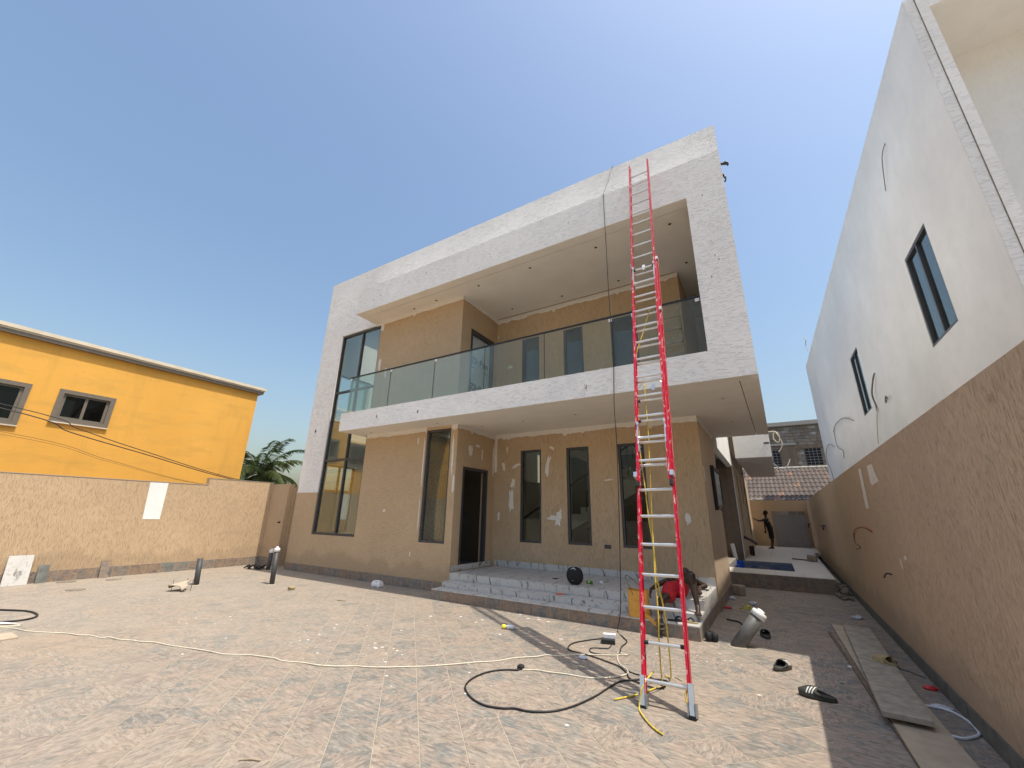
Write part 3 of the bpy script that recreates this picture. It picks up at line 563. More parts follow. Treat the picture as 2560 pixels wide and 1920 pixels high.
# cables and pipe stubs poking out of the rear volume's side
MB().tube(smoothpts([(.25, 17.5, 4.75), (.5, 17.5, 4.75), (.62, 17.6, 4.6), (.55, 17.5, 4.35), (.42, 17.5, 4.5), (.5, 17.5, 4.75), (.66, 17.5, 4.3), (.5, 17.5, 4.0)], 6), .017, 8).build('loose_conduit', M['cable_cream'], H)
MB().tube(smoothpts([(.33, 20.5, 3.95), (.5, 20.5, 3.75), (.75, 20.5, 3.75), (.95, 20.6, 4.1)], 6), .02, 8).build('loose_conduit', M['plastic_white'], H)
MB().tube([(.08, 16.79, 4.25), (.24, 16.78, 4.25)], .025, 8).build('bracket', M['rail_black'], H)
MB().tube([(-1.03, 18.0, 1.05), (-.86, 18.3, .95), (-.7, 18.8, .8)], .05, 10).build('drain_spout', M['pipe_grey'], H)

# ------------------------------------------------------------------ entrance steps
st = thing('entrance_steps', 'three low entrance steps faced with marble risers and brown slate front', 'steps', (-3.65, 7.3, 0))
SX0, SX1 = -6.2, -1.12
MB().box(SX0+.005, SX1-.002, 6.9855, 7.31, 0, .172).box(SX0+.012, SX1-.012, 7.31, 7.62, 0, .268).box(SX0+.012, SX1-.012, 7.62, 7.66, 0, .412).box(-6.3, SX1-.012, 7.66, 9.3, 0, .412).build('core', M['grout'], st)
slate_run(st, 'x', SX0, SX1, 6.994, .0, .176, .335, wob=.0); slate_run(st, 'y', 7.0, 9.29, SX1-.012, .0, .19, .3, out=1)
box('tread_edge', SX0, SX1, 6.982, 6.994, .177, .188, M['plastic_white'], st)
slate_run(st, 'x', SX0, SX1, 7.31, .19, .274, .6, mat='marble'); slate_run(st, 'x', SX0, SX1, 7.62, .288, .418, .6, mat='marble')
slate_run(st, 'y', 7.315, 7.615, SX1-.012, .19, .274, .6, out=1, mat='marble'); slate_run(st, 'y', 7.625, 9.29, SX1-.012, .19, .418, .6, out=1, mat='marble')
slate_run(st, 'x', -6.21, -1.12, 9.3, .432, .575, .6, mat='marble', thick=.012); slate_run(st, 'y', 7.68, 9.28, -6.3, .432, .55, .6, out=1, mat='marble'); slate_run(st, 'x', -6.3, -6.2, 7.66, .19, .418, .3, mat='marble')
def flat_run(x0, x1, y0, y1, z0, z1, wx, wy):
    nx, ny = max(1, round((x1-x0)/wx)), max(1, round((y1-y0)/wy))
    for i in range(nx):
        for j in range(ny):
            a0, a1 = x0+(x1-x0)*i/nx+.0015, x0+(x1-x0)*(i+1)/nx-.0015; b0, b1 = y0+(y1-y0)*j/ny+.0015, y0+(y1-y0)*(j+1)/ny-.0015
            MB().bbox(a0, a1, b0, b1, z0, z1, .002).build('marble_tile', M['marble'], st, ((a0+a1)/2, (b0+b1)/2, z1))
flat_run(SX0, SX1, 6.98, 7.297, .178, .19, .6, .6); flat_run(SX0, SX1, 7.297, 7.607, .275, .287, .6, .6); flat_run(SX0, SX1, 7.607, 9.287, .419, .431, .6, .56)
# ------------------------------------------------------------------ boundary walls
rw = thing('boundary_wall', 'tall tan scratched boundary wall running along the right of the courtyard', 'wall', (1.25, 9, 0))
kx = lambda y: .017*(y-5)
MB().prism([(-1,0),(27.2,0),(27.2,2.68),(10,2.56),(-1,2.47)], 'x', 1.193, 1.34, kx).build('wall', M['tan_side'], rw)
n_ = 44
for i in range(n_):
    y0, y1 = .3+i*.6, .3+(i+1)*.6-.004
    v = []
    for (xx, zz) in ((1.193-.012, 0), (1.1935, 0), (1.1935, .165), (1.193-.012, .165)):
        for yy in (y0, y1): v.append((xx+kx(yy), yy, zz))
    mk('skirting_tile', [Vector(q)-Vector((1.19, (y0+y1)/2, .08)) for q in v], [(0,1,7,6),(6,7,5,4),(0,6,4,2),(1,3,5,7)], M['slate_grey'] if 'slate_grey' in M else M['slate_tile'], rw, (1.19, (y0+y1)/2, .08))
def wpatch(y, z, wa, hz, seed, ang=0, rough=.25, mat='plastic_white', name='white_patch'): return patch('y', y, z, 1.193+kx(y)-.0005, -1, wa, hz, seed, rw, mat, ang, rough, name)
mk('white_patch', [(1.19+kx(y), y, z) for y, z in ((8.40, 2.45), (8.13, 2.43), (8.25, 1.85), (8.55, 1.855))], [(0,1,2,3)], M['putty'], rw)
mk('white_patch', [(1.19+kx(y), y, z) for y, z in ((7.62, 2.41), (7.23, 2.40), (7.1, 2.22), (7.03, 2.16), (7.5, 2.14), (7.63, 2.17))], [(0,1,2,3,4,5)], M['putty'], rw)
wpatch(6.65, 1.27, .1, .05, 5, 0, .3, 'putty', 'paint_drip'); wpatch(6.95, 1.18, .03, .12, 6, 0, .2, 'putty', 'paint_drip')
def wirebunch(pts, r, m, parent, name='wall_wire'): MB().tube(smoothpts([(1.19+kx(y)-d, y, z) for (y, z, d) in pts], 5), r, 6).build(name, M[m], parent)
wirebunch([(8.46, 1.49, -.01), (8.7, 1.56, .05), (9.2, 1.55, .1), (9.7, 1.45, .1), (9.6, 1.32, .12), (9.25, 1.25, .1), (9.6, 1.2, .12)], .006, 'cable_black', rw)
wirebunch([(8.46, 1.5, -.01), (8.8, 1.58, .04), (9.3, 1.53, .07), (9.8, 1.4, .09), (9.75, 1.28, .1)], .006, 'plastic_red', rw)
wirebunch([(7.75, .99, -.01), (7.7, 1.0, .06), (7.78, .94, .08)], .008, 'cable_black', rw); wirebunch([(17.3, 1.5, -.01), (16.8, 1.52, .1), (16.5, 1.42, .12), (17.0, 1.4, .1)], .02, 'cable_black', rw); wirebunch([(17.5, 1.51, -.01), (18.6, 1.5, .03), (19.5, 1.5, .05)], .012, 'cable_black', rw)
wirebunch([(27.0, 1.5, -.01), (26.5, 1.5, .1), (26.8, 1.35, .1)], .03, 'cable_black', rw)

lw = thing('boundary_wall', 'sunlit tan boundary wall along the left of the courtyard with a white patch', 'wall', (-14.4, 4, 0))
box('wall', -14.6, -14.4, -3, 5.91, -.05, 2.35, M['tan_groove'], lw); box('wall', -14.6, -14.4, 5.91, 7.85, -.05, 2.55, M['tan_groove'], lw)
mk('white_patch', [(-14.396, y, z) for y, z in ((4.50, 2.33), (4.91, 2.335), (4.93, 1.37), (4.55, 1.37))], [(0,1,2,3)], M['white_smooth'], lw)
box('wall_cap', -14.61, -14.39, -3, 5.905, 2.351, 2.362, M['concrete_coping'], lw); box('wall_cap', -14.61, -14.39, 5.9, 7.86, 2.551, 2.562, M['concrete_coping'], lw)
box('plinth_bed', -14.3995, -14.391, 1.0, 7.84, 0, .235, M['grout'], lw); slate_run(lw, 'y', 1.0, 7.84, -14.4, .0, .24, .33, out=1)
jw = thing('boundary_wall', 'shaded tan wall between the left boundary wall and the house', 'wall', (-13.5, 7.9, 0))
box('wall', -14.4, -13.45, 7.85, 8.05, -.05, 2.5, M['tan_groove'], jw); box('wall', -13.6, -13.4, 8.05, 27, -.05, 2.4, M['tan_groove'], jw); box('wall', -13.45, XL, 8.1, 8.28, -.05, 2.45, M['tan_groove'], jw)
slate_run(jw, 'x', -14.38, -13.46, 7.85, 0, .24, .33); MB().lathe([(.03, 0), (.02, .06), (.005, .08)], (-13.62, 7.85, 1.3), 10, (0,-1,0)).build('pipe_stub', M['rubber'], jw)
bw = thing('boundary_wall', 'tan end wall with grey plastered panel at the back of the passage', 'wall', (.2, 27.2, 0))
box('wall', -1.3, 1.75, 27.2, 27.4, 0, 2.7, M['tan_groove'], bw); box('plaster_panel', -.06, 1.46, 27.13, 27.199, .3, 1.95, M['grey_plaster'], bw)
for i in range(4): box('exposed_block', -.06+i*.38, .3+i*.38, 27.12, 27.198, 1.955, 2.13, M['concrete_block'], bw)

# ------------------------------------------------------------------ neighbour on the right
nb = thing('neighbour_house', 'tall white rendered neighbour house above the right boundary wall', 'house', (4.5, 15, 0))
NX = 3.05
# long side wall with sloping parapet and two openings
wins = ((8.9, 10.2, 4.82, 6.76), (15.9, 17.2, 4.97, 7.0))
hw('side_wall', 'x', 7.05, 29.4, 0, 7.6, NX, NX+.2, wins, M['white_smooth'], nb)
MB().prism([(7.05,7.6),(29.4,7.6),(29.4,10.72),(7.05,9.84)], 'x', NX, NX+.2).build('side_wall', M['white_smooth'], nb)
box('rear_wall', NX+.2, 9, 29.2, 29.4, 0, 10.7, M['white_smooth'], nb)
box('front_pier', NX+.13, NX+.25, 7.03, 7.049, 0, 9.80, M['white_render'], nb); box('front_pier', NX+.002, NX+.12, 7.035, 7.049, 0, 9.80, M['white_render'], nb)
MB().tube([(NX+.125, 7.036, z) for z in (0, 3, 6, 9.8)], .008, 6).build('render_joint', M['rubble'], nb)
box('front_pier', NX+.2, NX+.26, 7.05, 8.3, 0, 9.8, M['white_smooth'], nb)
box('balcony_ceiling', NX+.26, 9, 7.1, 8.3, 9.5, 9.8, M['white_smooth'], nb); box('front_wall', NX+.26, 9, 8.3, 8.5, 0, 9.8, M['white_smooth'], nb); box('roof', NX+.2, 9, 8.3, 29.2, 9.5, 9.7, M['concrete_coping'], nb); box('balcony_fascia', NX+.26, 9, 7.04, 7.1, 9.48, 9.83, M['white_render'], nb)
for i, (a0, a1, z0, z1) in enumerate(wins):
    w_ = window(nb, 'x', a0, a1, z0, z1, NX+.012, ((a0+a1)/2,), (), 'frame_grey', 'glass_blue', .055, .08, 1)
    box('window_blind', NX+.22, NX+.225, a0, a1, z0, z1-.55, M['interior'], nb)
# plaster chases, conduits and wires on the side wall
def nwire(pts, r, m, name='wall_conduit'): MB().tube(smoothpts([(NX-d, y, z) for (y, z, d) in pts], 5), r, 7).build(name, M[m], nb)
nwire([(14.6, 5.7, .0), (14.7, 5.55, .05), (15.1, 5.2, .08), (15.2, 4.9, .04), (15.3, 4.75, .03)], .02, 'rubble', 'cut_chase'); nwire([(15.2, 4.8, .03), (15.6, 4.4, .05), (16, 3.9, .06)], .014, 'cable_cream')
nwire([(19.0, 5.2, 0), (20.4, 5.6, .1), (22.5, 5.75, .1), (24.0, 5.7, .04)], .02, 'bark_wire'); nwire([(23.9, 5.7, .04), (23.9, 5.0, .05), (22.6, 4.6, .05), (22.8, 4.3, .05)], .014, 'rubble')
nwire([(25, 5.1, 0), (26, 5.4, .1), (27.8, 5.2, .1), (28.5, 4.8, .05), (27.8, 4.2, .05), (27.5, 3.4, .05)], .017, 'bark_wire')
nwire([(9.3, 9.0, 0), (9.4, 8.75, .08), (9.9, 8.3, .03)], .008, 'rubble'); nwire([(14.3, 4.75, .0), (13.8, 4.8, .08), (13.6, 4.7, .1)], .018, 'rubble')
nwire([(26.5, 10.75, .05), (26.8, 11.2, .05), (26.4, 11.35, .05), (26.9, 11.7, .05)], .02, 'bark_wire', 'roof_rod')

# ------------------------------------------------------------------ yellow house on the left
yh = thing('yellow_house', 'plain yellow ochre house with pale roof edge behind the left wall', 'house', (-20, 4, 0))
yw = ((2.855, 4.06, 4.13, 5.03), (.9, 2.19, 3.87, 5.0))
hw('side_wall', 'x', -7, 8.41, 0, 6.37, -18, -18.2, yw, M['yellow_wall'], yh)
box('end_wall', -30, -18.2, 8.2, 8.41, 0, 6.37, M['yellow_wall'], yh); box('roof_deck', -30, -18.2, -7, 8.2, 6.1, 6.3, M['concrete_coping'], yh); box('front_wall', -30, -18.2, -7, -6.8, 0, 6.37, M['yellow_wall'], yh)
MB().box(-30, -17.86, -7.1, 8.56, 6.37, 6.47).build('roof_moulding', M['frame_bronze'], yh); MB().box(-30, -17.84, -7.12, 8.58, 6.472, 6.52).build('roof_moulding', M['cream_coping'], yh); MB().box(-30, -17.80, -7.14, 8.62, 6.522, 6.63).build('roof_edge', M['cream_coping'], yh)
for (a0, a1, z0, z1) in yw:
    fr_ = MB(); t = .07
    for q in ((a0-.05, a1+.05, z0-.05, z0+t), (a0-.05, a1+.05, z1-t, z1+.05), (a0-.05, a0+t, z0+t, z1-t), (a1-t, a1+.05, z0+t, z1-t)): fr_.box(-18.02, -17.96, q[0], q[1], q[2], q[3])
    w_ = fr_.build('window', M['frame_bronze'], yh); am = (a0+a1)/2
    m_ = MB()
    for q in ((a0+t, a0+t+.07, z0+t, z1-t), (am-.035, am+.035, z0+t, z1-t), (a1-t-.07, a1-t, z0+t, z1-t), (a0+t+.07, am-.035, z1-t-.06, z1-t), (a0+t+.07, am-.035, z0+t, z0+t+.06), (am+.035, a1-t-.07, z1-t-.05, z1-t), (am+.035, a1-t-.07, z0+t, z0+t+.05)): m_.box(-18.06, -18.025, *q)
    m_.build('sash', M['frame_bronze'], w_)
    for q in ((a0+t+.06, am-.03), (am+.03, a1-t-.06)): box('pane', -18.05, -18.045, q[0], q[1], z0+t+.04, z1-t-.04, M['glass_dark'], w_)
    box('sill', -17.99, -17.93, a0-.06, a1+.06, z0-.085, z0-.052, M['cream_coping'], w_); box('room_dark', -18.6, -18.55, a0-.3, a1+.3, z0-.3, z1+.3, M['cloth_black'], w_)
    gm = MB(); cy, cz = (a0+am)/2, (z0+z1)/2-.05                                  # star burglar grille behind the glass
    for k in range(8):
        a = math.pi*k/8*2; gm.tube([(-18.15, cy+.05*math.cos(a), cz+.05*math.sin(a)), (-18.15, cy+.24*math.cos(a+.4), cz+.24*math.sin(a+.4)), (-18.15, cy+.30*math.cos(a), cz+.30*math.sin(a))], .006, 5)
    gm.build('window_grille', M['metal_grey'], w_)
# overhead wires
def sagwire(name, pts, r, label): tag(MB().tube(smoothpts(pts, 8), r, 6).build(name, M['cable_black']), label, 'cable', 'overhead wires by the yellow house')
sagwire('overhead_wire', [(-16, -6, 4.9), (-16, 1.85, 4.03), (-16, 3.1, 3.70), (-16, 4.55, 3.32), (-16, 7.6, 2.65), (-16, 12, 2.2)], .012, 'upper black overhead wire crossing the yellow wall')
sagwire('overhead_wire', [(-16, -6, 4.85), (-16, 1.62, 3.96), (-16, 2.98, 3.58), (-16, 4.5, 3.25), (-16, 7.55, 2.62), (-16, 12, 2.15)], .014, 'lower black overhead wire crossing the yellow wall')
sagwire('overhead_wire', [(-16, -6, 3.9), (-16, 1.78, 3.39), (-16, 3.9, 2.95), (-16, 6.3, 2.46), (-16, 11, 2.1)], .005, 'thin lowest wire sagging across the yellow wall')
sagwire('overhead_wire', [(-16.1, -6, 3.85), (-16.1, 1.8, 3.34), (-16.1, 3.9, 2.92), (-16.1, 6.3, 2.45), (-16.1, 11, 2.05)], .004, 'second thin wire just under the thin lowest wire')

# ------------------------------------------------------------------ pool deck
pd = thing('pool_deck', 'raised pale tiled pool deck with slate front beside the house', 'pool', (0, 15, 0))
DZ = .345; ex = lambda y: 1.045+.022*(y-13.03)
def dpoly(name, poly, z0, z1, m): return MB().prism(poly, 'z', z0, z1).build(name, M[m], pd)
dpoly('deck_base', [(-2.6,13.05),(ex(13.05)-.01,13.05),(ex(14.28)-.01,14.28),(-2.6,14.28)], 0, DZ-.016, 'mortar'); dpoly('deck_base', [(.30,14.28),(ex(14.28)-.01,14.28),(ex(16.9)-.01,16.9),(.30,16.9)], 0, DZ-.016, 'mortar'); dpoly('deck_base', [(-1.1,16.9),(ex(16.9)-.01,16.9),(ex(23.2)-.01,23.2),(-1.1,23.2)], 0, DZ-.016, 'mortar'); dpoly('rear_path', [(-1.2,23.2),(1.6,23.2),(1.7,27.2),(-1.2,27.2)], .2, .33, 'deck_tile')
def deck_row(x0, x1f, y0, y1, w_):
    n_ = max(1, round((y1-y0)/w_))
    for j in range(n_):
        b0, b1 = y0+(y1-y0)*j/n_+.002, y0+(y1-y0)*(j+1)/n_-.002; xe = x1f(b0) if callable(x1f) else x1f; m_ = max(1, round((xe-x0)/w_))
        for i in range(m_):
            a0, a1 = x0+(xe-x0)*i/m_+.002, x0+(xe-x0)*(i+1)/m_-.002; MB().bbox(a0, a1, b0, b1, DZ-.014, DZ+rng.uniform(-.001, .001), .002).build('deck_tile', M['deck_tile'], pd, ((a0+a1)/2, (b0+b1)/2, DZ))
deck_row(-2.6, ex, 13.03, 14.26, .62); deck_row(.28, ex, 14.26, 16.92, .66); deck_row(-1.05, ex, 16.92, 23.2, .7)
slate_run(pd, 'x', -1.3, 1.04, 13.05, 0, DZ-.016, .6, wob=0)
bs = MB(); bs.box(-2.6, .29, 14.27, 16.91, .0, .05); bs.box(-2.6, .29, 16.905, 16.92, .05, DZ-.02); bs.box(.285, .298, 14.27, 16.91, .05, DZ-.02); bs.box(-2.6, .29, 14.262, 14.278, .05, DZ-.02); bs.build('pool_basin', M['pool_water'], pd)
mk('pool_surface', [(-2.6,14.279,.27),(.284,14.279,.27),(.284,16.904,.27),(-2.6,16.904,.27)], [(0,1,2,3)], M['water'], pd)
tag(MB().tube([(-1.32, 17.05, DZ), (-1.35, 17.05, .6), (-1.38, 17.04, .85)], .07, 14).build('pipe_stub', M['pvc_white'], None, (-1.32, 17.05, DZ)), 'short white plastic pipe standing by the pool edge', 'pipe')
tag(box('bucket_pipe', -.98, -.82, 19.2, 19.36, DZ, DZ+.36, M['rubber'], None, .02), 'black square tub standing at the wall past the pool', 'tub')

# ------------------------------------------------------------------ buildings behind
rb = thing('block_building', 'unfinished grey concrete block building with barred windows behind the tiled roof', 'building', (2, 34, 0))
BY = 34
box('mortar_wall', -3, 6, BY, BY+.25, 3.5, 8.0, M['mortar'], rb)
bwins = ((2.48, 3.34, 5.05, 6.33), (.2, 1.0, 4.95, 6.3))
box('coping', -3, 6, BY-.25, BY+.3, 8.0, 8.26, M['concrete_coping'], rb)
bme = MB().bbox(-.215, .215, -.03, .02, -.1, .1, .008); bmesh_ = bpy.data.meshes.new('concrete_block'); bmesh_.from_pydata(bme.v, [], bme.f); bmesh_.materials.append(M['concrete_block'])
for j in range(15):
    z = 4.75+j*.218
    for i in range(14):
        x = -.9+i*.445+(.22 if j % 2 else 0)
        if 1.05 < x < 1.98 and z < 6.75: continue
        if any(a-.12 < x < b_+.12 and c-.05 < z < d+.05 for a, b_, c, d in bwins): continue
        if z > 7.95 or x > 4.4: continue
        link(bpy.data.objects.new('concrete_block', bmesh_), rb, (x+rng.uniform(-.006, .006), BY-rng.uniform(.0, .02), z))
box('plaster_panel', 1.05, 2.0, BY-.09, BY-.001, 4.6, 6.62, M['concrete_raw'], rb); box('lintel_beam', -.9, 2.05, BY-.14, BY-.095, 6.64, 6.8, M['concrete_coping'], rb); box('lintel_beam', 2.06, 4.2, BY-.06, BY-.021, 6.36, 6.62, M['concrete_raw'], rb)
for (a, b_, c, d) in bwins:
    w_ = box('window', a, b_, BY-.05, BY-.04, c, d, M['cloth_black'], rb)
    for k in range(1, 4): box('grille_bar', a+(b_-a)*k/4-.011, a+(b_-a)*k/4+.011, BY-.08, BY-.06, c, d, M['metal_grey'], w_)
    for k in range(1, 7): box('grille_bar', a, b_, BY-.08, BY-.06, c+(d-c)*k/7-.011, c+(d-c)*k/7+.011, M['metal_grey'], w_)
tr_ = thing('tiled_roof_house', 'low house with weathered brown clay tile roof behind the passage end wall', 'house', (1, 29.5, 0))
box('wall', -3, 6, 29.3, 29.5, 0, 2.7, M['grey_plaster'], tr_); box('wall', -3, 6, 33.6, 33.8, 0, 4.6, M['grey_plaster'], tr_)
E0, E1 = Vector((0, 28.9, 2.72)), Vector((0, 33.7, 5.0)); sl_ = (E1-E0); sdv = sl_.normalized(); snv = Vector((1,0,0)).cross(sdv).normalized()
MB().add([(-3, 28.9, 2.66), (6, 28.9, 2.66), (6, 33.7, 4.94), (-3, 33.7, 4.94)], [(0,1,2,3)]).build('roof_deck', M['timber_edge'], tr_)
# wave-profile tile, 0.24 wide
prof = [(-.13, .012), (-.09, .0), (-.05, .006), (-.015, .03), (.03, .05), (.07, .048), (.105, .03), (.13, .012)]; V, F = [], []; RL = sl_.length/8
for (x, h) in prof:
    for (t, dh) in ((-.03, .02), (RL*1.0, -.012)): V.append(Vector((x, 0, 0)) + sdv*t + snv*(h+dh)); V.append(Vector((x, 0, 0)) + sdv*t + snv*(h+dh-.018))
for i in range(len(prof)-1): a = i*4; F += [(a, a+4, a+6, a+2), (a, a+1, a+5, a+4), (a+1, a+3, a+7, a+5)]
rme = bpy.data.meshes.new('roof_tile'); rme.from_pydata([tuple(v) for v in V], [], F); rme.materials.append(M['roof_clay'])
bm = bmesh.new(); bm.from_mesh(rme); bmesh.ops.recalc_face_normals(bm, faces=bm.faces); bm.to_mesh(rme); bm.free()
for j in range(8):
    for i in range(24):
        x = -1.75+i*.235+rng.uniform(-.006, .006)
        if x > 3.7: continue
        p = E0 + sdv*(RL*j+rng.uniform(-.01, .01)) + Vector((x, 0, 0)) + snv*.02; link(bpy.data.objects.new('roof_tile', rme), tr_, p)
for i in range(12): MB().lathe([(.1, 0), (.12, .05), (.11, .44)], (-1.6+i*.45, 33.7, 5.04), 12, (1,0,.02)).build('ridge_tile', M['concrete_coping'], tr_, (-1.4+i*.45, 33.7, 5.04))
mm = MB()
for i in range(60): x = rng.uniform(-1.6, 3.2); p = E0+sdv*rng.uniform(-.02, .2)+Vector((x, 0, 0))+snv*.08; mm.bbox(p.x-.03, p.x+.03, p.y-.03, p.y+.03, p.z-.01, p.z+.03, .01)
tag(mm.build('mortar_crumbs', M['putty'], tr_), kind='stuff')

# ------------------------------------------------------------------ coconut palm
pt = thing('coconut_palm', 'coconut palm crown showing between the yellow house and the new house', 'tree', (-29.4, 15, 0))
MB().tube(smoothpts([(-29.4,15,0),(-29.3,15.1,1.5),(-29.45,15.0,3.0),(-29.5,15,3.9)], 5), [.22]*6+[.18]*6+[.15]*4, 12).build('trunk', M['palm_trunk'], pt, smooth=True)
pc = Vector((-29.5, 15, 4.0)); fr_rng = random.Random(3)
def frond(az, el, L, droop):
    d = Vector((math.cos(az)*math.cos(el), math.sin(az)*math.cos(el), math.sin(el))); side = Vector((-math.sin(az), math.cos(az), 0)); mb = MB(); N = 46; pts = []
    p = pc.copy(); v = d.copy()
    for i in range(N+1):
        pts.append(p.copy()); v = (v + Vector((0, 0, -droop/N*(.5+1.5*i/N)))).normalized(); p = p + v*(L/N)
    mb.tube(pts[::3]+[pts[-1]], [.03*(1-k/(N/3+2))+.005 for k in range(len(pts[::3])+1)], 5)
    for i in range(5, N+1):
        t = i/N; ll = L*.24*math.sin(min(1, t*1.25+.12)*math.pi*.82)+.08; fwd = (pts[i]-pts[i-1]).normalized()
        for sg in (-1, 1):
            for rep in range(1):
                dr = (side*sg*.85 + fwd*(.55+.3*t) + Vector((0, 0, -.32+fr_rng.uniform(-.3, .18)))).normalized(); wv = dr.cross(Vector((0,0,1))).normalized()*.022+Vector((0,0,.008)); b0 = pts[i]
                m1 = b0+dr*ll*.5+Vector((0,0,-.02)); e = b0+dr*ll+Vector((0, 0, -ll*.28)); mb.add([b0-wv*.6, b0+wv*.6, m1+wv, e, m1-wv], [(0,1,2,3,4)])
    return mb.build('frond', M['palm_leaf'], pt)
for i in range(24):
    ring = i/24; frond(i*2.399+.3, R(74-112*ring+fr_rng.uniform(-8, 8)), fr_rng.uniform(2.7, 3.6), .9+.7*fr_rng.random())
# ------------------------------------------------------------------ extension ladder
def ladder_paint():
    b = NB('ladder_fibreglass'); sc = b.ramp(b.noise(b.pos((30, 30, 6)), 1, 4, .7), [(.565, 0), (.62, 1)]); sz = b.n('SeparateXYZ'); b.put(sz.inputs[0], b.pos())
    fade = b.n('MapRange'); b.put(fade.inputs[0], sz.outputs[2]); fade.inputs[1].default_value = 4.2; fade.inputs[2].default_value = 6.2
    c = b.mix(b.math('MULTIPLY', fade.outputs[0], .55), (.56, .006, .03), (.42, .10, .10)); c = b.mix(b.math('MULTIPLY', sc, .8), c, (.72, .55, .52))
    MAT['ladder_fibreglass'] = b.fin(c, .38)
ladder_paint()
la = thing('extension_ladder', 'tall red extension ladder with aluminium rungs leaning on the white frame', 'ladder', (-1.06, 4.41, 0))
LB, LT = Vector((-1.06, 4.41, 0)), Vector((-1.305, 6.90, 8.55)); ld = (LT-LB).normalized(); lx = Vector((1, 0, 0)); lx = (lx - ld*lx.dot(ld)).normalized(); ln = lx.cross(ld).normalized()   # ln points towards the camera side/up
if ln.y > 0: ln = -ln
def Lp(x, z, n_=0): t = z/ld.z; return LB + ld*t + lx*x + ln*n_
def rail(x, z0, z1, off, dep, sgn):
    mb = MB(); L_ = (z1-z0)/ld.z; c = Lp(x, (z0+z1)/2, off)
    mb.obox(c, lx, ln, ld, .004, dep/2, L_/2); mb.obox(c + lx*-sgn*.011 + ln*(dep/2-.004), lx, ln, ld, .015, .004, L_/2); mb.obox(c + lx*-sgn*.011 - ln*(dep/2-.004), lx, ln, ld, .015, .004, L_/2)
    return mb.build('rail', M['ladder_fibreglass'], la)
for sg in (-1, 1):
    rail(sg*.212, .11, 5.8, -.035, .078, sg); rail(sg*.190, 2.05, 8.56, .052, .07, sg)
    fb = MB(); fb.obox(Lp(sg*.212, .13, -.035), lx, ln, ld, .02, .042, .12); fo = fb.build('foot', M['aluminium'], la)
    MB().obox(Lp(sg*.212, .026, -.035), (1,0,0), (0,1,0), (0,0,1), .03, .05, .012).build('foot_pad', M['rubber'], fo); MB().obox(Lp(sg*.243, .06, -.035), lx, ln, ld, .006, .045, .05).obox(Lp(sg*.181, .06, -.035), lx, ln, ld, .006, .045, .05).build('foot_shoe', M['metal_grey'], fo)
    for (z, off) in ((2.12, .052), (4.62, .0), (5.72, -.02)):
        gb = MB(); gb.obox(Lp(sg*.205, z, off), lx, ln, ld, .02, .046, .03); gb.build('guide_bracket', M['aluminium'], la)
    rb_ = MB(); rb_.obox(Lp(sg*.19, 2.02, .052), lx, ln, ld, .016, .038, .03).build('rail_cap', M['rubber'], la)
    for z in (2.55, 5.33):
        hk = MB(); hk.obox(Lp(sg*.165, z+.09, .07), lx, ln, ld, .006, .02, .15); hk.obox(Lp(sg*.165, z-.09, .04), lx, ln, ld, .008, .035, .05); hk.obox(Lp(sg*.165, z+.22, .085), lx, ln, ld, .012, .02, .02); hk.build('rung_lock', M['aluminium'], la)
def rung(z, off, hwid, tip=False):
    mb = MB(); mb.tube([Lp(-hwid, z, off), Lp(hwid, z, off)], .0165, 10); o = mb.build('rung', M['aluminium'], la, Lp(0, z, off))
    for sg in (-1, 1):
        if tip: MB().tube([Lp(sg*hwid*.99, z, off), Lp(sg*hwid*.72, z, off)], .0185, 10).build('rung_sleeve', M['rubber'], o)
for k in range(19): rung(.21+.2945*k, -.035, .205, k in (1, 9, 10))
for k in range(7, 28): rung(.235+.2945*k, .052, .183, k in (18,))
for (z, off) in ((2.25, .03), (3.42, -.03), (8.1, .05)):
    for sg in (-1, 1): MB().tube([Lp(sg*.19, z-.1, off), Lp(sg*.12, z, off)], .007, 6).build('rung_brace', M['aluminium'], la)
MB().obox(Lp(.0, 5.55, .05), lx, ln, ld, .02, .012, .05).build('pulley', M['plastic_white'], la); MB().obox(Lp(.03, 3.33, -.02), lx, ln, ld, .018, .012, .05).build('pulley', M['aluminium'], la)
def cable(name, pts, r, m, label, cat='cable', group=None, k=5, n_=7): return tag(MB().tube(smoothpts(pts, k), r, n_).build(name, M[m], None, pts[0], True), label, cat, group)
cable('rope', [(-1.14,5.80,4.72),(-1.25,5.70,4.31),(-1.335,5.60,4.0),(-1.355,5.58,3.88),(-1.36,5.52,3.6),(-1.335,5.35,3.0),(-1.31,5.18,2.44),(-1.26,5.08,2.01),(-1.22,4.98,1.63),(-1.185,4.93,1.37),(-1.16,4.87,1.06),(-1.13,4.95,.7),(-1.15,5.1,.35),(-1.18,5.22,.06),(-1.22,5.3,.012),(-1.27,5.33,.012)], .0075, 'rope_yellow', 'yellow rope tied at mid ladder and hanging along its left rail', 'rope')
cable('rope', [(-1.25,5.44,3.42),(-1.23,5.36,3.05),(-1.21,5.27,2.72),(-1.2,5.19,2.47),(-1.19,5.1,2.15),(-1.18,4.96,1.63),(-1.17,4.87,1.3),(-1.16,4.8,1.06),(-1.14,4.72,.76),(-1.15,4.7,.45),(-1.2,4.9,.1),(-1.2,5.03,.012),(-1.28,4.9,.012),(-1.36,4.69,.012),(-1.535,4.41,.012)], .0075, 'rope_yellow', 'yellow rope hanging behind the lower rungs and trailing left on the floor', 'rope')
cable('rope', [(-1.2,4.60,.25),(-1.27,4.45,.16),(-1.3,4.40,.012),(-1.25,4.27,.012),(-1.142,4.115,.012),(-1.06,4.03,.012),(-1.005,3.994,.012)], .0075, 'rope_yellow', 'yellow rope tail lying in front of the left ladder foot', 'rope')
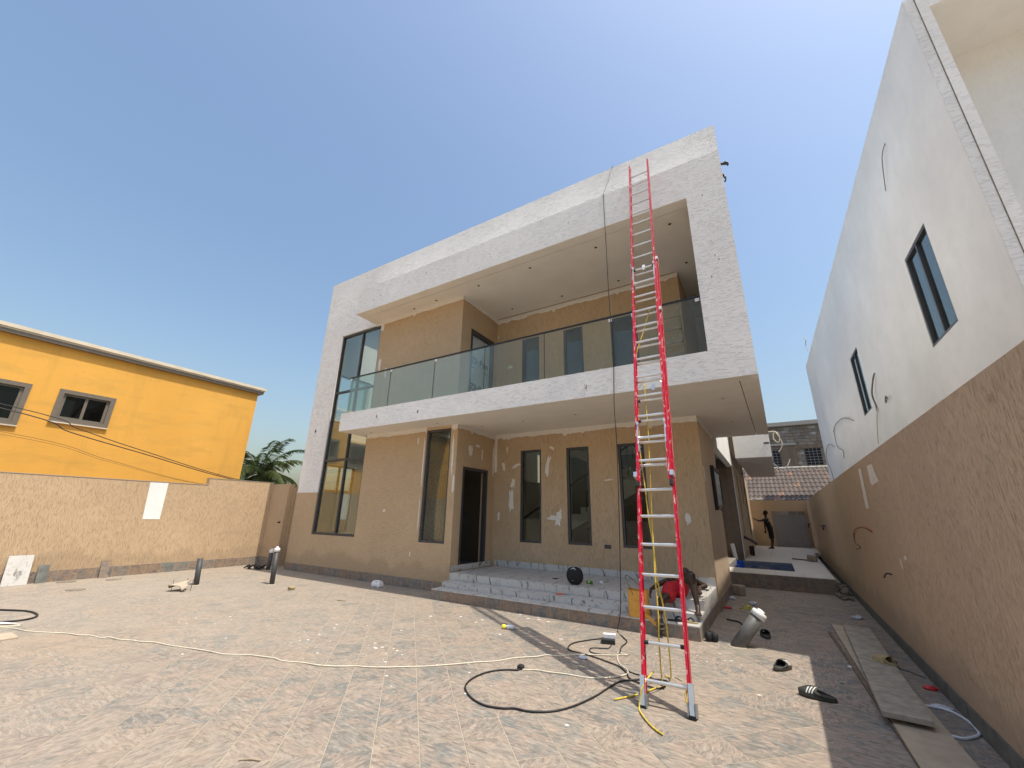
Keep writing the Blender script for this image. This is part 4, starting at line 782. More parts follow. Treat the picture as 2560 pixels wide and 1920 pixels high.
cable('rope', [(-.87,4.50,.2),(-.9,4.47,.16),(-.88,4.44,.08),(-.84,4.43,.03)], .009, 'rope_yellow', 'short yellow rope end knotted at the right ladder foot', 'rope')

# ------------------------------------------------------------------ cables on facade and floor
G = .011
cable('hanging_cable', [(-2.06,7.9,9.5),(-2.06,7.66,9.615),(-2.06,7.63,9.6),(-2.065,7.3,8.95),(-2.075,6.87,8.19),(-2.08,6.86,8.1),(-2.08,6.84,7.3),(-2.08,6.83,6.62),(-2.09,6.84,5.7),(-2.08,6.85,4.85),(-2.09,6.86,4.28),(-2.12,6.85,3.52),(-2.11,6.83,2.9),(-2.13,6.83,2.16),(-2.16,6.83,1.26),(-2.21,6.84,.33),(-2.27,6.82,.02),(-2.12,6.57,G),(-1.99,6.35,G),(-1.98,6.07,G),(-1.93,5.85,G),(-1.92,5.72,G)], .0072, 'cable_black', 'black cable hanging from the roof down the facade to the floor')
cable('extension_cable', [(x, y, G) for x, y in ((-2.679,4.623),(-2.689,4.551),(-2.827,4.455),(-2.924,4.302),(-2.95,4.083),(-2.904,3.894),(-2.817,3.782),(-2.656,3.671),(-2.475,3.62),(-2.314,3.661),(-2.229,3.719),(-2.098,3.741),(-1.958,3.823),(-1.858,3.945),(-1.77,4.16),(-1.708,4.416),(-1.675,4.656),(-1.628,4.887),(-1.536,4.989),(-1.421,5.107),(-1.303,5.17),(-1.21,5.177))], .0085, 'cable_black', 'thick black cable making a wide loop on the paving left of the ladder')
cable('extension_cable', [(x, y, G) for x, y in ((-2.25,6.30),(-2.30,6.33),(-2.455,6.118),(-2.574,5.868),(-2.565,5.656),(-2.481,5.54),(-2.293,5.506),(-2.125,5.466),(-1.94,5.396),(-1.777,5.322),(-1.656,5.187),(-1.595,5.065),(-1.525,4.990),(-1.429,4.951),(-1.302,4.913),(-1.24,4.938),(-1.204,5.034))], .0075, 'cable_black', 'black cable from the white adaptor curving past the ladder feet')
cable('extension_cable', [(x, y, G-.002) for x, y in ((-2.13,6.13),(-2.106,5.924),(-2.194,5.861),(-2.286,5.808),(-2.287,5.707),(-2.213,5.618),(-2.068,5.638),(-1.941,5.702))], .0065, 'cable_black', 'short black cable folded beside the white adaptor')
cable('extension_cable', [(x, y, .008) for x, y in ((-1.66,5.25),(-1.55,5.2),(-1.4,5.2),(-1.28,5.1),(-1.2,4.95))], .006, 'cable_black', 'thin black cable running under the lower ladder rungs')
cw = [(-9.482,1.763),(-9.305,1.865),(-8.99,1.944),(-8.649,2.105),(-8.404,2.215),(-8.198,2.265),(-8.069,2.358),(-7.829,2.395),(-7.76,2.46),(-7.543,2.499),(-7.408,2.574),(-7.221,2.617),(-7.032,2.701),(-6.771,2.758),(-6.549,2.825),(-6.309,2.881),(-6.076,2.935),(-5.844,2.986),(-5.602,3.13),(-5.429,3.177),(-5.224,3.241),(-5.061,3.252),(-4.82,3.345),(-4.571,3.397),(-4.374,3.511),(-4.255,3.619),(-4.132,3.657),(-3.948,3.762),(-3.798,3.901),(-3.586,4.079),(-3.385,4.278),(-3.194,4.504),(-3.045,4.667),(-2.93,4.872),(-2.72,5.072),(-2.656,5.196),(-2.528,5.26),(-2.309,5.468),(-2.097,5.591),(-1.929,5.71),(-1.952,5.831),(-1.82,5.787),(-1.917,5.719),(-1.813,5.437),(-1.666,5.266),(-1.636,5.118),(-1.746,4.94),(-1.942,4.804),(-2.19,4.752),(-2.37,4.689),(-2.508,4.677),(-2.66,4.60)]
cable('white_cable', [(x, y, .009+.003*math.sin(i*1.7)) for i, (x, y) in enumerate(cw)], .0065, 'cable_cream', 'long cream cable snaking across the paving from the left edge')
cable('white_cable', [(x, y, .008) for x, y in ((-9.9,1.62),(-9.6,1.78),(-9.5,1.95),(-9.75,1.88),(-10.2,1.7))], .008, 'cable_cream', 'cream cable tail beside the black loop at the left edge')
cable('black_hose', [(x, y, .014) for x, y in ((-11.6,1.7),(-11.07,1.99),(-10.6,2.215),(-10.1,2.227),(-9.87,2.07),(-9.95,1.83),(-10.3,1.6))], .014, 'cable_black', 'black hose loop at the left edge of the paving', 'hose')
tag(MB().bbox(-2.72,-2.65,4.585,4.655,.0,.045,.012).build('plug', M['rubber'], None, (-2.68,4.62,0)), 'black plug joining the cream cable to the thick black loop', 'plug')
ad = thing('power_adaptor', 'white box adaptor standing over a black one by the steps', 'adaptor', (-2.2, 6.2, 0))
rz = Matrix.Rotation(R(18), 3, 'Z'); MB().obox((-2.2,6.25,.075), rz@Vector((1,0,0)), rz@Vector((0,1,0)), (0,0,1), .085, .05, .022).build('adaptor_body', M['plastic_white'], ad); MB().obox((-2.19,6.16,.027), rz@Vector((1,0,0)), rz@Vector((0,1,0)), (0,0,1), .09, .06, .026).build('adaptor_base', M['rubber'], ad)

# ------------------------------------------------------------------ pipes
def pipe(x, y, h, r, m, lean, label, cap=None, name='pipe_stub'):
    t = thing(name, label, 'pipe', (x, y, 0)); tp = Vector((x+lean[0], y+lean[1], h)); ax = (tp-Vector((x, y, 0))).normalized()
    pr = MB(); pr.lathe([(r, -.03), (r, (tp-Vector((x, y, 0))).length), (r-.008, (tp-Vector((x, y, 0))).length), (r-.008, .05)], (x, y, 0), 20, ax); pr.build('pipe', M[m], t, (x, y, 0), True)
    if cap: cp = MB(); cp.lathe([(r+.009, -.03), (r+.009, .045), (r-.01, .055), (r*.55, .055), (r*.55, .085), (.001, .088)], tp, 20, ax); cp.build('cap', M[cap], t, tuple(tp), True)
    mb = MB(); mb.lathe([(r+.035, -.002), (r+.03, .006), (r, .012)], (x, y, 0), 18); mb.build('cement_collar', M['grout'], t)
    return t
pipe(-11.45, 4.93, .56, .055, 'pipe_grey', (-.09, 0), 'black pipe stub near the left wall beside the broken board')
pipe(-10.27, 6.0, .74, .055, 'pipe_grey', (-.07, .02), 'tall grey pipe stub with white cap left of the house', 'pvc_white')
pipe(-12.75, 7.25, .5, .055, 'pipe_grey', (.0, .02), 'short grey pipe stub with white cap at the house corner', 'pvc_white')
rp = pipe(-.68, 7.06, .40, .085, 'pipe_light', (.30, .10), 'thick grey pipe with white cap leaning out of the paving', 'pvc_white')
# ------------------------------------------------------------------ boards
def board(x0, y0, x1, y1, w_, z, t_, m, label, tilt=0):
    a, b_ = Vector((x0, y0, 0)), Vector((x1, y1, 0)); d = (b_-a); L_ = d.length; d.normalize(); s_ = Vector((d.y, -d.x, 0)); V = []
    rg = random.Random(int(x0*100)); N = 12; mb = MB()
    for k in range(N+1):
        p = a+d*L_*k/N; e0, e1 = rg.uniform(-.003, .003), rg.uniform(-.003, .003); zz = z + tilt*k/N
        V += [p+s_*e0+Vector((0,0,zz)), p+s_*(w_+e1)+Vector((0,0,zz)), p+s_*(w_+e1)+Vector((0,0,zz+t_)), p+s_*e0+Vector((0,0,zz+t_))]
    F = [(0,1,2,3)[::-1], tuple(N*4+i for i in (0,1,2,3))]
    for k in range(N): F += [(k*4+i, k*4+(i+1) % 4, k*4+4+(i+1) % 4, k*4+4+i) for i in range(4)]
    mb.add(V, F); o = mb.build('plank', M[m], None, ((x0+x1)/2, (y0+y1)/2, 0)); bm = bmesh.new(); bm.from_mesh(o.data); bmesh.ops.recalc_face_normals(bm, faces=bm.faces); bm.to_mesh(o.data); bm.free()
    return tag(o, label, 'plank', 'planks by the right wall')
board(.555, 9.3, .62, 4.3, -.36, .006, .022, 'plywood', 'wide bottom plank reaching out of the frame, under the top plank')
board(.70, 9.1, .548, 5.26, -.33, .034, .04, 'timber_dusty', 'thick dusty top plank with a worn near end', .03)
board(.465, 8.7, .62, 4.4, -.035, .004, .02, 'timber_edge', 'narrow dark batten left of the wide planks')
# ------------------------------------------------------------------ stones, tiles, small litter
def rock(name, c, sx, sy, sz, m, label, cat, seed=0, group=None):
    rg = random.Random(seed); bm = bmesh.new(); bmesh.ops.create_icosphere(bm, subdivisions=3, radius=1)
    for v in bm.verts:
        p = v.co; k = 1+.18*math.sin(3*p.x+seed)+.15*math.sin(4*p.y+2*seed)+.12*math.sin(5*p.z+seed*3)+rg.uniform(-.05, .05)
        q = Vector((math.copysign(abs(p.x)**.6, p.x), math.copysign(abs(p.y)**.6, p.y), math.copysign(abs(p.z)**.6, p.z)))
        v.co = Vector((q.x*k*sx, q.y*k*sy, max(q.z*k*sz, -sz*.8)+sz*.8))
    me = bpy.data.meshes.new(name); bm.to_mesh(me); bm.free(); o = mko(name, me, M[m], None, c, False); return tag(o, label, cat, group)
rock('stone', (-9.255, 5.87, 0), .075, .05, .04, 'foam_beige', 'small yellowish stone on the paving left of the house', 'stone', 2)
rock('stone', (-8.13, 7.28, 0), .11, .085, .085, 'plastic_white', 'white plaster lump lying in the shade of the house wall', 'stone', 5)
sb = tag(MB().bbox(-1.06, -.8, 11.5, 11.72, 0, .21, .02).build('stone_block', M['stone_block'], None, (-.93, 11.6, 0)), 'rough sandstone coloured block at the base of the side wall', 'block')
tag(MB().bbox(.78, 1.06, 18.0, 18.35, DZ, DZ+.2, .03).build('stone_block', M['stone_block'], None, (.92, 18.2, DZ)), 'pale concrete block on the pool deck by the right wall', 'block')
tag(MB().tube([(.35, 18.6, DZ+.02), (.8, 18.2, DZ+.03)], .02, 6).build('dark_offcut', M['timber_edge'], None, (.35, 18.6, DZ)), 'dark stick beside the block on the pool deck', 'stick')
rg = random.Random(11); ru = MB()
for i in range(46):
    x, y = 1.02+rg.random()*.26, 12.3+rg.random()*2.6; s_ = rg.uniform(.02, .07); a = rg.random()*3; c_, s2 = math.cos(a), math.sin(a)
    ru.obox((x, y, s_*.4+max(0, .09*(1-(1.28-x)/.26))*rg.random()), (c_, s2, .2), (-s2, c_, .1), (0, -.15, 1), s_, s_*.8, s_*.5)
tag(ru.build('rubble_heap', M['rubble']), 'broken rubble between the pool deck and the right wall', 'rubble', kind='stuff')
for i, (x, y, s_) in enumerate(((1.12, 12.75, .1), (1.05, 12.5, .07), (1.2, 13.2, .12))): rock('stone', (x, y, 0), s_, s_*.8, s_*.7, 'rubble', ('largest grey stone in the gap by the pool deck corner', 'small grey stone nearest the pool deck corner', 'grey stone wedged between pool deck and right wall')[i], 'stone', 20+i)
# white marble tile and slate offcuts leaning on the left wall
def lean_tile(y0, y1, h, m, label, cat='tile', lean=.09, t_=.012):
    V = []; x0, x1 = -14.388+lean+.0, -14.386
    v = [(x0, y0, .0), (x0, y1, .0), (x1, y1, h), (x1, y0, h)]; v += [(p[0]+t_, p[1], p[2]+t_*.2) for p in v]
    return tag(mk('leaning_tile', [Vector(p)-Vector((x0, y0, 0)) for p in v], [(3,2,1,0),(4,5,6,7),(0,1,5,4),(1,2,6,5),(2,3,7,6),(3,0,4,7)], M[m], None, (x0, y0, 0)), label, cat, 'tiles leaning on the left wall')
lean_tile(2.42, 2.80, .60, 'marble', 'white marble tile with dark veins leaning on the left wall', lean=.16); lean_tile(2.93, 3.1, .37, 'slate_grey', 'small dark slate tile leaning right of the marble tile'); lean_tile(3.99, 4.16, .385, 'slate_tile', 'narrow slate offcut leaning alone further along the left wall')
def disc(x, y, r, m, label): tag(MB().lathe([(r, .001), (r, .01), (r-.012, .014), (r-.015, .012), (.02, .012), (.018, .02)], (x, y, 0), 24).build('drain_cover', M[m], None, (x, y, 0), True), label, 'cover', 'round covers on the left paving')
disc(-12.62, 3.22, .15, 'rubble', 'round brown drain cover furthest out from the left wall'); disc(-14.1, 3.4, .17, 'rubble', 'flat brown plate lying below the small slate tile'); disc(-13.75, 4.13, .14, 'rubble', 'flat brown plate below the slate offcut')
bt = thing('broken_board', 'bent piece of plywood with wire legs beside the black pipe stub', 'board', (-10.95, 4.42, 0))
V, F = [], []; N = 10
for i in range(N+1):
    t = i/N; x = -11.14+.42*t; z = .03+.12*math.sin(math.pi*(t*.8+.12)); wy = .14*math.sin(math.pi*min(1, t*1.1+.15))+.05
    for (yy, zz) in ((4.42-wy, z-.03), (4.42+wy, z+.03), (4.42+wy, z+.05), (4.42-wy, z-.01)): V.append((x, yy, zz))
F = [(3,2,1,0), tuple(N*4+i for i in range(4))]
for k in range(N): F += [(k*4+i, k*4+4+i, k*4+4+(i+1) % 4, k*4+(i+1) % 4) for i in range(4)]
mk('sheet', V, F, M['plywood'], bt)
for (x, y) in ((-11.04, 4.56), (-10.78, 4.56), (-11.02, 4.3)): MB().tube([(x, y, .0), (x, y+.01, .22)], .005, 6).build('wire_leg', M['rubber'], bt)
rg = random.Random(5); cl = MB()
for i in range(14):
    a = rg.random()*6.28; p = Vector((-13.3+.25*math.cos(a)*rg.random(), 7.15+.15*math.sin(a), .03)); cl.tube(smoothpts([p, p+Vector((rg.uniform(-.2,.2), rg.uniform(-.1,.1), .07)), p+Vector((rg.uniform(-.3,.3), rg.uniform(-.15,.15), .01))], 3), .02, 6)
tag(cl.build('cable_bundle', M['cable_black'], None, (-13.3, 7.15, 0)), 'tangled dark rag and cable heap in front of the left corner', 'bundle')
tag(MB().bbox(-9.05, -8.65, 1.62, 1.8, 0, .02, .004).build('plywood_scrap', M['plywood'], None, (-8.85, 1.7, 0)), 'thin plywood scrap at the left edge of the picture', 'board')
tag(mk('paper_sheet', [(-9.9,1.74,.012),(-9.62,1.93,.02),(-9.55,2.0,.012),(-9.85,1.82,.03)], [(0,1,2,3)], M['plastic_white']), 'white sheet edge beside the black hose loop', 'sheet')
def sliver(name, x0, y0, x1, y1, r, m, label, cat='stick'): tag(MB().tube([(x0, y0, r), ((x0+x1)/2, (y0+y1)/2+.01, r*1.3), (x1, y1, r)], r, 6).build(name, M[m], None, (x0, y0, 0)), label, cat)
sliver('wood_sliver', -3.40, 1.98, -3.27, 2.06, .006, 'timber', 'small wood sliver on the near paving at the bottom edge'); sliver('wood_sliver', -1.174, 5.358, -1.091, 5.29, .006, 'timber', 'small brown sliver behind the ladder foot'); sliver('wood_sliver', -7.5, 5.75, -7.32, 5.8, .01, 'timber', 'dark wood sliver on the middle of the paving')
# small bottle with yellow cap, sachet, clear cup
bo = thing('bottle', 'tiny clear bottle with yellow cap lying near the ladder shadow', 'bottle', (-3.66, 5.96, 0)); MB().lathe([(.03, 0), (.032, .02), (.032, .1), (.015, .13), (.014, .15)], (-3.60, 5.98, .032), 14, (-1, -.25, 0)).build('bottle_body', M['bag_clear'], bo, smooth=True); MB().lathe([(.03, 0), (.03, .05), (.026, .055)], (-3.73, 5.945, .032), 14, (-1, -.25, 0)).build('cap', M['plastic_yellow'], bo, smooth=True)
def crumple(name, x, y, z, s_, m, label, cat, seed, flat=.4):
    rg = random.Random(seed); bm = bmesh.new(); bmesh.ops.create_icosphere(bm, subdivisions=2, radius=1)
    for v in bm.verts: v.co = Vector((v.co.x*s_*rg.uniform(.6, 1.1), v.co.y*s_*.7*rg.uniform(.6, 1.1), max(0, v.co.z*s_*flat*rg.uniform(.4, 1.2)+s_*flat*.5)))
    me = bpy.data.meshes.new(name); bm.to_mesh(me); bm.free(); return tag(mko(name, me, M[m], None, (x, y, z)), label, cat)
crumple('plastic_sachet', -2.235, 5.363, 0, .07, 'bag_clear', 'clear crumpled plastic sachet on the ladder shadow', 'sachet', 1); crumple('wrapper', 1.13, 6.57, 0, .075, 'plastic_red', 'crumpled red wrapper at the foot of the right wall', 'wrapper', 2); crumple('plastic_sachet', 1.08, 6.02, 0, .09, 'bag_clear', 'blue white plastic sachet near the right wall', 'sachet', 3, .2); crumple('plastic_sachet', 1.02, 10.25, 0, .09, 'bag_clear', 'clear plastic scrap further up by the right wall', 'sachet', 4, .5); crumple('wrapper', .36, 6.23, 0, .02, 'plastic_green', 'tiny green scrap on the shaded paving', 'wrapper', 5)
crumple('shell', .52, 6.94, 0.0, .035, 'plastic_white', 'white chip on the battens by the planks', 'chip', 6, .3); crumple('plastic_sachet', -.62, 10.5, 0, .1, 'bag_clear', 'pale crumpled bag behind the yellow slipper', 'sachet', 8, .5); crumple('paper_scrap', -1.02, 10.9, 0, .08, 'bag_clear', 'crumpled dark paper below the stone block', 'scrap', 9, .5)
cable('plastic_strap', [(x, y, .01) for x, y in ((.9,5.83),(.93,5.95),(1.0,5.97),(1.12,5.95),(1.19,5.75),(1.185,5.5),(1.1,5.36),(1.02,5.3),(.9,5.34))], .011, 'plastic_white', 'white plastic strap loop lying by the right wall', 'strap')
cable('thin_wire', [(x, y, .008) for x, y in ((.98,7.45),(1.02,7.2),(1.1,7.1),(1.18,6.95))], .004, 'cable_black', 'thin dark wire curl by the right wall', 'wire')
crumple('rag', .99, 7.45, 0, .06, 'rubber', 'small dark rag right of the top plank', 'rag', 12, .5); crumple('rag', .9, 6.85, 0, .05, 'rubber', 'second dark rag just below the beige slipper', 'rag', 13, .4)
MBp = MB().tube(smoothpts([(-.95,8.7,.01),(-.76,8.6,.015),(-.69,8.43,.01),(-.6,8.5,.012)], 4), .012, 6); tag(MBp.build('bent_wire', M['rubber'], None, (-.76, 8.6, 0)), 'dark bent wire behind the leaning grey pipe', 'wire')
tl_ = thing('red_tool', 'small red handled tool on the floor beside the steps', 'tool', (-1.0, 9.75, 0)); MB().lathe([(.012, 0), (.02, .02), (.018, .12), (.01, .14)], (-1.08, 9.72, .02), 12, (1, .3, 0)).build('handle', M['plastic_red'], tl_, smooth=True); MB().tube([(-.95, 9.76, .02), (-.86, 9.79, .02)], .005, 6).build('blade', M['metal_grey'], tl_)
# paint splashes
rg = random.Random(17); sp_ = MB()
for i in range(170):
    if i % 12 == 0: ccx, ccy, ccs = rg.uniform(-8, .3), rg.uniform(3.2, 6.8), rg.uniform(.15, .9)
    if i < 130: x, y = rg.gauss(ccx, ccs), min(6.9, rg.gauss(ccy, ccs*.6))
    else: x, y = rg.uniform(-12, 1.1), rg.uniform(1.8, 9)
    if y > 6.9 and x < -1.0: continue
    r_ = rg.choice((.004, .005, .007, .009, .012, .016)) if i > 14 else rg.uniform(.014, .03); n2 = 9; a0 = rg.random()*6
    ring = [(x+r_*rg.uniform(.5, 1.2)*1.5*math.cos(a0+k*6.283/n2), y+r_*rg.uniform(.5, 1.2)*math.sin(a0+k*6.283/n2), .0015) for k in range(n2)]
    sp_.add(ring+[(x, y, .004)], [(k, (k+1) % n2, n2) for k in range(n2)])
tag(sp_.build('paint_splashes', M['putty']), 'white paint drips splashed over the paving', 'paint', kind='stuff')

# ------------------------------------------------------------------ slippers
def clog(pos, rz, m, label, stripes=False, L_=.29, roll=0, open_=.5):
    """closed-toe slipper: sole with outline, upper over the front part, footbed, optional three side stripes"""
    t = thing('clog_slipper', label, 'slipper', pos, 'scattered slippers'); rz = Matrix.Rotation(rz, 3, 'Z') @ Matrix.Rotation(roll, 3, 'X'); P_ = Vector(pos); loc = lambda v: rz@Vector(v)+P_
    def wid(s): return .052*(1-.85*abs(2*s-1)**4.5)*(1+.22*math.sin(s*2.6-.4)) if 0 < s < 1 else .012
    N = 20; V, F = [], []
    for i in range(N+1):
        s = i/N; w_ = wid(max(.004, min(.996, s))); x = (s-.5)*L_
        for (yy, zz) in ((-w_*.94, 0), (w_*.94, 0), (w_*1.06, .022), (w_, .034), (-w_, .034), (-w_*1.06, .022)): V.append(loc((x, yy, zz+.018*max(0, s-.75)**1)))
    F = [tuple(range(6))[::-1], tuple(N*6+k for k in range(6))]
    for i in range(N): F += [(i*6+k, i*6+(k+1) % 6, i*6+6+(k+1) % 6, i*6+6+k) for k in range(6)]
    so = mk('sole', V, F, M[m], t, smooth=True)
    V, F = [], []; K = 12; S0 = open_; nI = 14
    def prof(s, a, inset=0):
        w_ = wid(min(.994, s))*1.02-inset; h = (.078-.045*max(0, (s-S0)/(1-S0))**1.6)-inset*1.2; x = (s-.5)*L_
        return (x + .022*math.cos(a)**2*0 - .03*(1-abs(math.cos(a)))*max(0, 1-(s-S0)*5), -w_*math.cos(a), .028+h*math.sin(a)**.8 if math.sin(a) > 0 else .028)
    for i in range(nI+1):
        s = S0+(1-S0)*i/nI*.995
        for k in range(K+1): V.append(loc(prof(s, math.pi*k/K)))
    nO = len(V)
    for i in range(nI+1):
        s = S0+(1-S0)*i/nI*.98
        for k in range(K+1): V.append(loc(prof(s, math.pi*k/K, .005)))
    for i in range(nI):
        for k in range(K): a = i*(K+1)+k; F.append((a, a+1, a+K+2, a+K+1)); F.append((nO+a, nO+a+K+1, nO+a+K+2, nO+a+1))
    for k in range(K): F.append((k, nO+k, nO+k+1, k+1))
    upo = mk('upper', V, F, M[m], t, smooth=True)
    if stripes:
        for j in range(3):
            for sd_ in (0, 1):
                V, F = [], []
                for q in range(7):
                    a = (.10+.07*q)*math.pi*.72; s1 = .60+.075*j+.014*q*(-.9); 
                    for ds in (0, .036):
                        aa = a if sd_ == 0 else math.pi-a; p = prof(s1+ds, aa, -.0022); V.append(loc(p))
                for q in range(6): F.append((q*2, q*2+1, q*2+3, q*2+2))
                mk('stripe', V, F, M['stripe_white'], upo)
        for (s, k) in ((.72, .5), (.78, .42), (.78, .58), (.84, .5), (.66, .42), (.66, .58)):
            p = prof(s, math.pi*k, -.001); MB().lathe([(.006, 0), (.006, .002)], loc(p), 8, rz@Vector((0,0,1))).build('vent_hole', M['dark_hole'], upo)
    V, F = [], []; NR = 22; path = [(S0+.04-(S0+.02)*q_/NR, 1) for q_ in range(NR+1)] + [(.02+(S0+.02)*q_/NR, -1) for q_ in range(NR+1)]
    for (s, sg) in path:
        w_ = wid(max(.012, s)); hz = .038 + .036*max(0, s/S0)**2.2; x = (max(.008, s)-.5)*L_
        for (k_, zz) in ((1.04, .028), (1.03, hz), (.93, hz), (.92, .03)): V.append(loc((x, sg*w_*k_, zz)))
    for q_ in range(len(path)-1): F += [(q_*4+k, q_*4+(k+1) % 4, q_*4+4+(k+1) % 4, q_*4+4+k) for k in range(4)]
    mk('rim', V, F, M[m], t, smooth=True)
    if roll == 0: MB().prism([(x*.9*L_*.5/1.0, y) for x, y in ((-.98,-.02),(-.9,-.038),(-.3,-.04),(.1,-.042),(.1,.042),(-.3,.04),(-.9,.038),(-.98,.02))], 'z', .0345, .036).build('footbed', M['rubber'], so) if False else None
    return t
clog((.11, 5.60, 0), R(172), 'foam_dark', 'black clog with three white stripes lying half in the shade, toe left', True, .31)
clog((-.17, 6.37, 0), R(62), 'foam_dark', 'black clog with three white stripes standing in the sun, toe away', True, .30)
clog((-.36, 7.86, 0), R(100), 'foam_dark', 'plain black clog beside the leaning grey pipe', False, .29)
clog((.86, 7.0, .075), R(130), 'foam_beige', 'muddy beige slipper lying on the top plank', False, .27, 0, .3)
def flip(pos, rz, m, label, L_=.27, strap='rubber'):
    t = thing('flip_flop', label, 'slipper', pos, 'scattered slippers'); rz = Matrix.Rotation(rz, 3, 'Z'); P_ = Vector(pos); loc = lambda v: rz@Vector(v)+P_
    V, F = [], []; n2 = 24
    for k in range(n2):
        a = 2*math.pi*k/n2; x = L_/2*math.cos(a); y = .047*math.sin(a)*(1+.18*math.cos(a)); V += [loc((x, y, .0)), loc((x, y, .018))]
    F = [[2*k for k in range(n2)][::-1], [2*k+1 for k in range(n2)]]+[(2*k, 2*((k+1) % n2), 2*((k+1) % n2)+1, 2*k+1) for k in range(n2)]
    mk('sole', V, F, M[m], t)
    for sg in (-1, 1): MB().tube(smoothpts([loc((.08, 0, .018)), loc((.05, sg*.02, .06)), loc((0, sg*.04, .05)), loc((-.02, sg*.047, .015))], 4), .008, 7).build('strap', M[strap], t)
    return t
flip((-1.46, 7.15, .19), R(15), 'foam_black', 'black flip flop on the lowest marble tread behind the ladder'); flip((-1.30, 7.17, .19), R(-10), 'foam_beige', 'beige flip flop beside the black one on the lowest tread')
sl2 = flip((-.70, 9.95, 0), R(25), 'foam_olive', 'yellow green slide slipper on the passage floor', .3, 'plastic_yellow')
bs_ = thing('black_bag', 'small black crumpled shoe pair at the corner of the steps', 'shoes', (-1.02, 7.15, 0))
for i, (dx, dy) in enumerate(((0, 0), (.075, .02), (.03, .09))):
    MB().lathe([(.03, 0), (.045, .02), (.048, .07), (.035, .11), (.02, .12), (.028, .09)], (-1.04+dx, 7.1+dy, 0), 12, (dx, .1, 1)).build('shoe', M['foam_black'], bs_, smooth=True)

# ------------------------------------------------------------------ things on the steps
sp = thing('portable_speaker', 'round black portable speaker with silver ring handle on the landing', 'speaker', (-3.38, 7.82, .431))
V, F = [], []; n2 = 32; m2 = 18
for j in range(m2+1):
    a = math.pi*j/m2; z = .43+.155-.155*math.cos(a)*.99; rr = .168*math.sin(a)**.72 if 0 < j < m2 else .004
    if z < .445: z = .437; rr = max(rr, .07)
    for k in range(n2): b_ = 2*math.pi*k/n2; V.append((-3.38+rr*math.cos(b_), 7.82+rr*.6*math.sin(b_), z))
for j in range(m2):
    for k in range(n2): F.append((j*n2+k, j*n2+(k+1) % n2, (j+1)*n2+(k+1) % n2, (j+1)*n2+k))
F += [tuple(range(n2))[::-1], tuple(m2*n2+k for k in range(n2))]
mk('body', V, F, M['speaker_cloth'], sp, smooth=True)
hd = MB(); ring = [Vector((-3.38+.06*math.cos(a), 7.755, .675+.034*math.sin(a))) for a in [2*math.pi*k/24 for k in range(25)]]; hd.tube(ring, .008, 8, False); hd.build('ring_handle', M['metal_grey'], sp, smooth=True)
MB().lathe([(.055, 0), (.052, .004), (.001, .004)], (-3.38, 7.752, .675), 24, (0,-1,.25)).build('handle_panel', M['aluminium'], sp); MB().box(-3.41, -3.35, 7.7215, 7.7225, .505, .509).build('logo_mark', M['metal_grey'], sp)
ca = thing('drink_can', 'green can lying on the landing right of the speaker', 'can', (-3.17, 8.05, .431)); MB().lathe([(.02, 0), (.029, .006), (.029, .115), (.02, .122)], (-3.24, 8.06, .461), 16, (1, -.12, 0)).build('can_body', M['plastic_green'], ca, smooth=True); MB().lathe([(.0295, 0), (.0295, .03)], (-3.2, 8.055, .461), 16, (1, -.12, 0)).build('can_band', M['plastic_yellow'], ca)
crumple('paper_cup', -3.0, 8.2, .431, .045, 'plastic_white', 'crumpled white paper cup on the landing', 'cup', 31, .9)
tag(MB().lathe([(.06, 0), (.06, .006), (.05, .008)], (-4.0, 8.25, .432), 18).build('small_lid', M['rubber'], None, (-4.0, 8.25, .432)), 'small dark flat lid on the landing left of the speaker', 'lid')
pl = thing('pliers', 'orange handled pliers lying on the middle step', 'pliers', (-3.5, 7.5, .287))
for sg in (-1, 1): MB().tube(smoothpts([(-3.60, 7.47+sg*.03, .3), (-3.53, 7.49+sg*.026, .3), (-3.46, 7.505+sg*.01, .3)], 4), .009, 7).build('handle', M['plastic_orange'], pl, smooth=True)
MB().tube([(-3.47, 7.505, .3), (-3.42, 7.515, .3), (-3.35, 7.53, .3)], [.014, .013, .005], 8).build('jaws', M['metal_grey'], pl)
# cut jerrycan
jc = thing('jerrycan', 'orange yellow jerrycan cut open as a bucket on the lowest step', 'container', (-2.0, 7.12, .19))
V, F = [], []; jx0, jx1, jy0, jy1, jz0, jz1 = -2.15, -1.85, 7.0, 7.22, .192, .57
def rrect(x0, x1, y0, y1, r, n2=5):
    out = []
    for (cx, cy, a) in ((x1-r, y0+r, -90), (x1-r, y1-r, 0), (x0+r, y1-r, 90), (x0+r, y0+r, 180)):
        for k in range(n2): t = R(a+90*k/(n2-1)); out.append((cx+r*math.cos(t), cy+r*math.sin(t)))
    return out
prof_ = [(0, .012), (.0, 0), (.2, 0), (.21, .004), (.23, .004), (.24, 0), (.6, 0), (.61, .004), (.63, .004), (.64, 0), (1, 0), (1, .006), (.05, .007)]
for (t, ins) in prof_:
    pts = rrect(jx0+ins, jx1-ins, jy0+ins, jy1-ins, .05)
    for (x, y) in pts: V.append((x, y, jz0+(jz1-jz0)*t+(.012*math.sin(x*40) if t == 1 else 0)))
n3 = 20
for j in range(len(prof_)-1):
    for k in range(n3): F.append((j*n3+k, j*n3+(k+1) % n3, (j+1)*n3+(k+1) % n3, (j+1)*n3+k))
F += [tuple(range(n3))[::-1], tuple((len(prof_)-1)*n3+k for k in range(n3))]
mk('container_body', V, F, M['jerry'], jc, smooth=False); MB().tube(smoothpts([(-2.05, 7.0, .5), (-2.1, 7.02, .6), (-2.22, 7.2, .72), (-2.2, 7.3, .73), (-2.0, 7.2, .62)], 5), .006, 6).build('wire_handle', M['timber_edge'], jc)
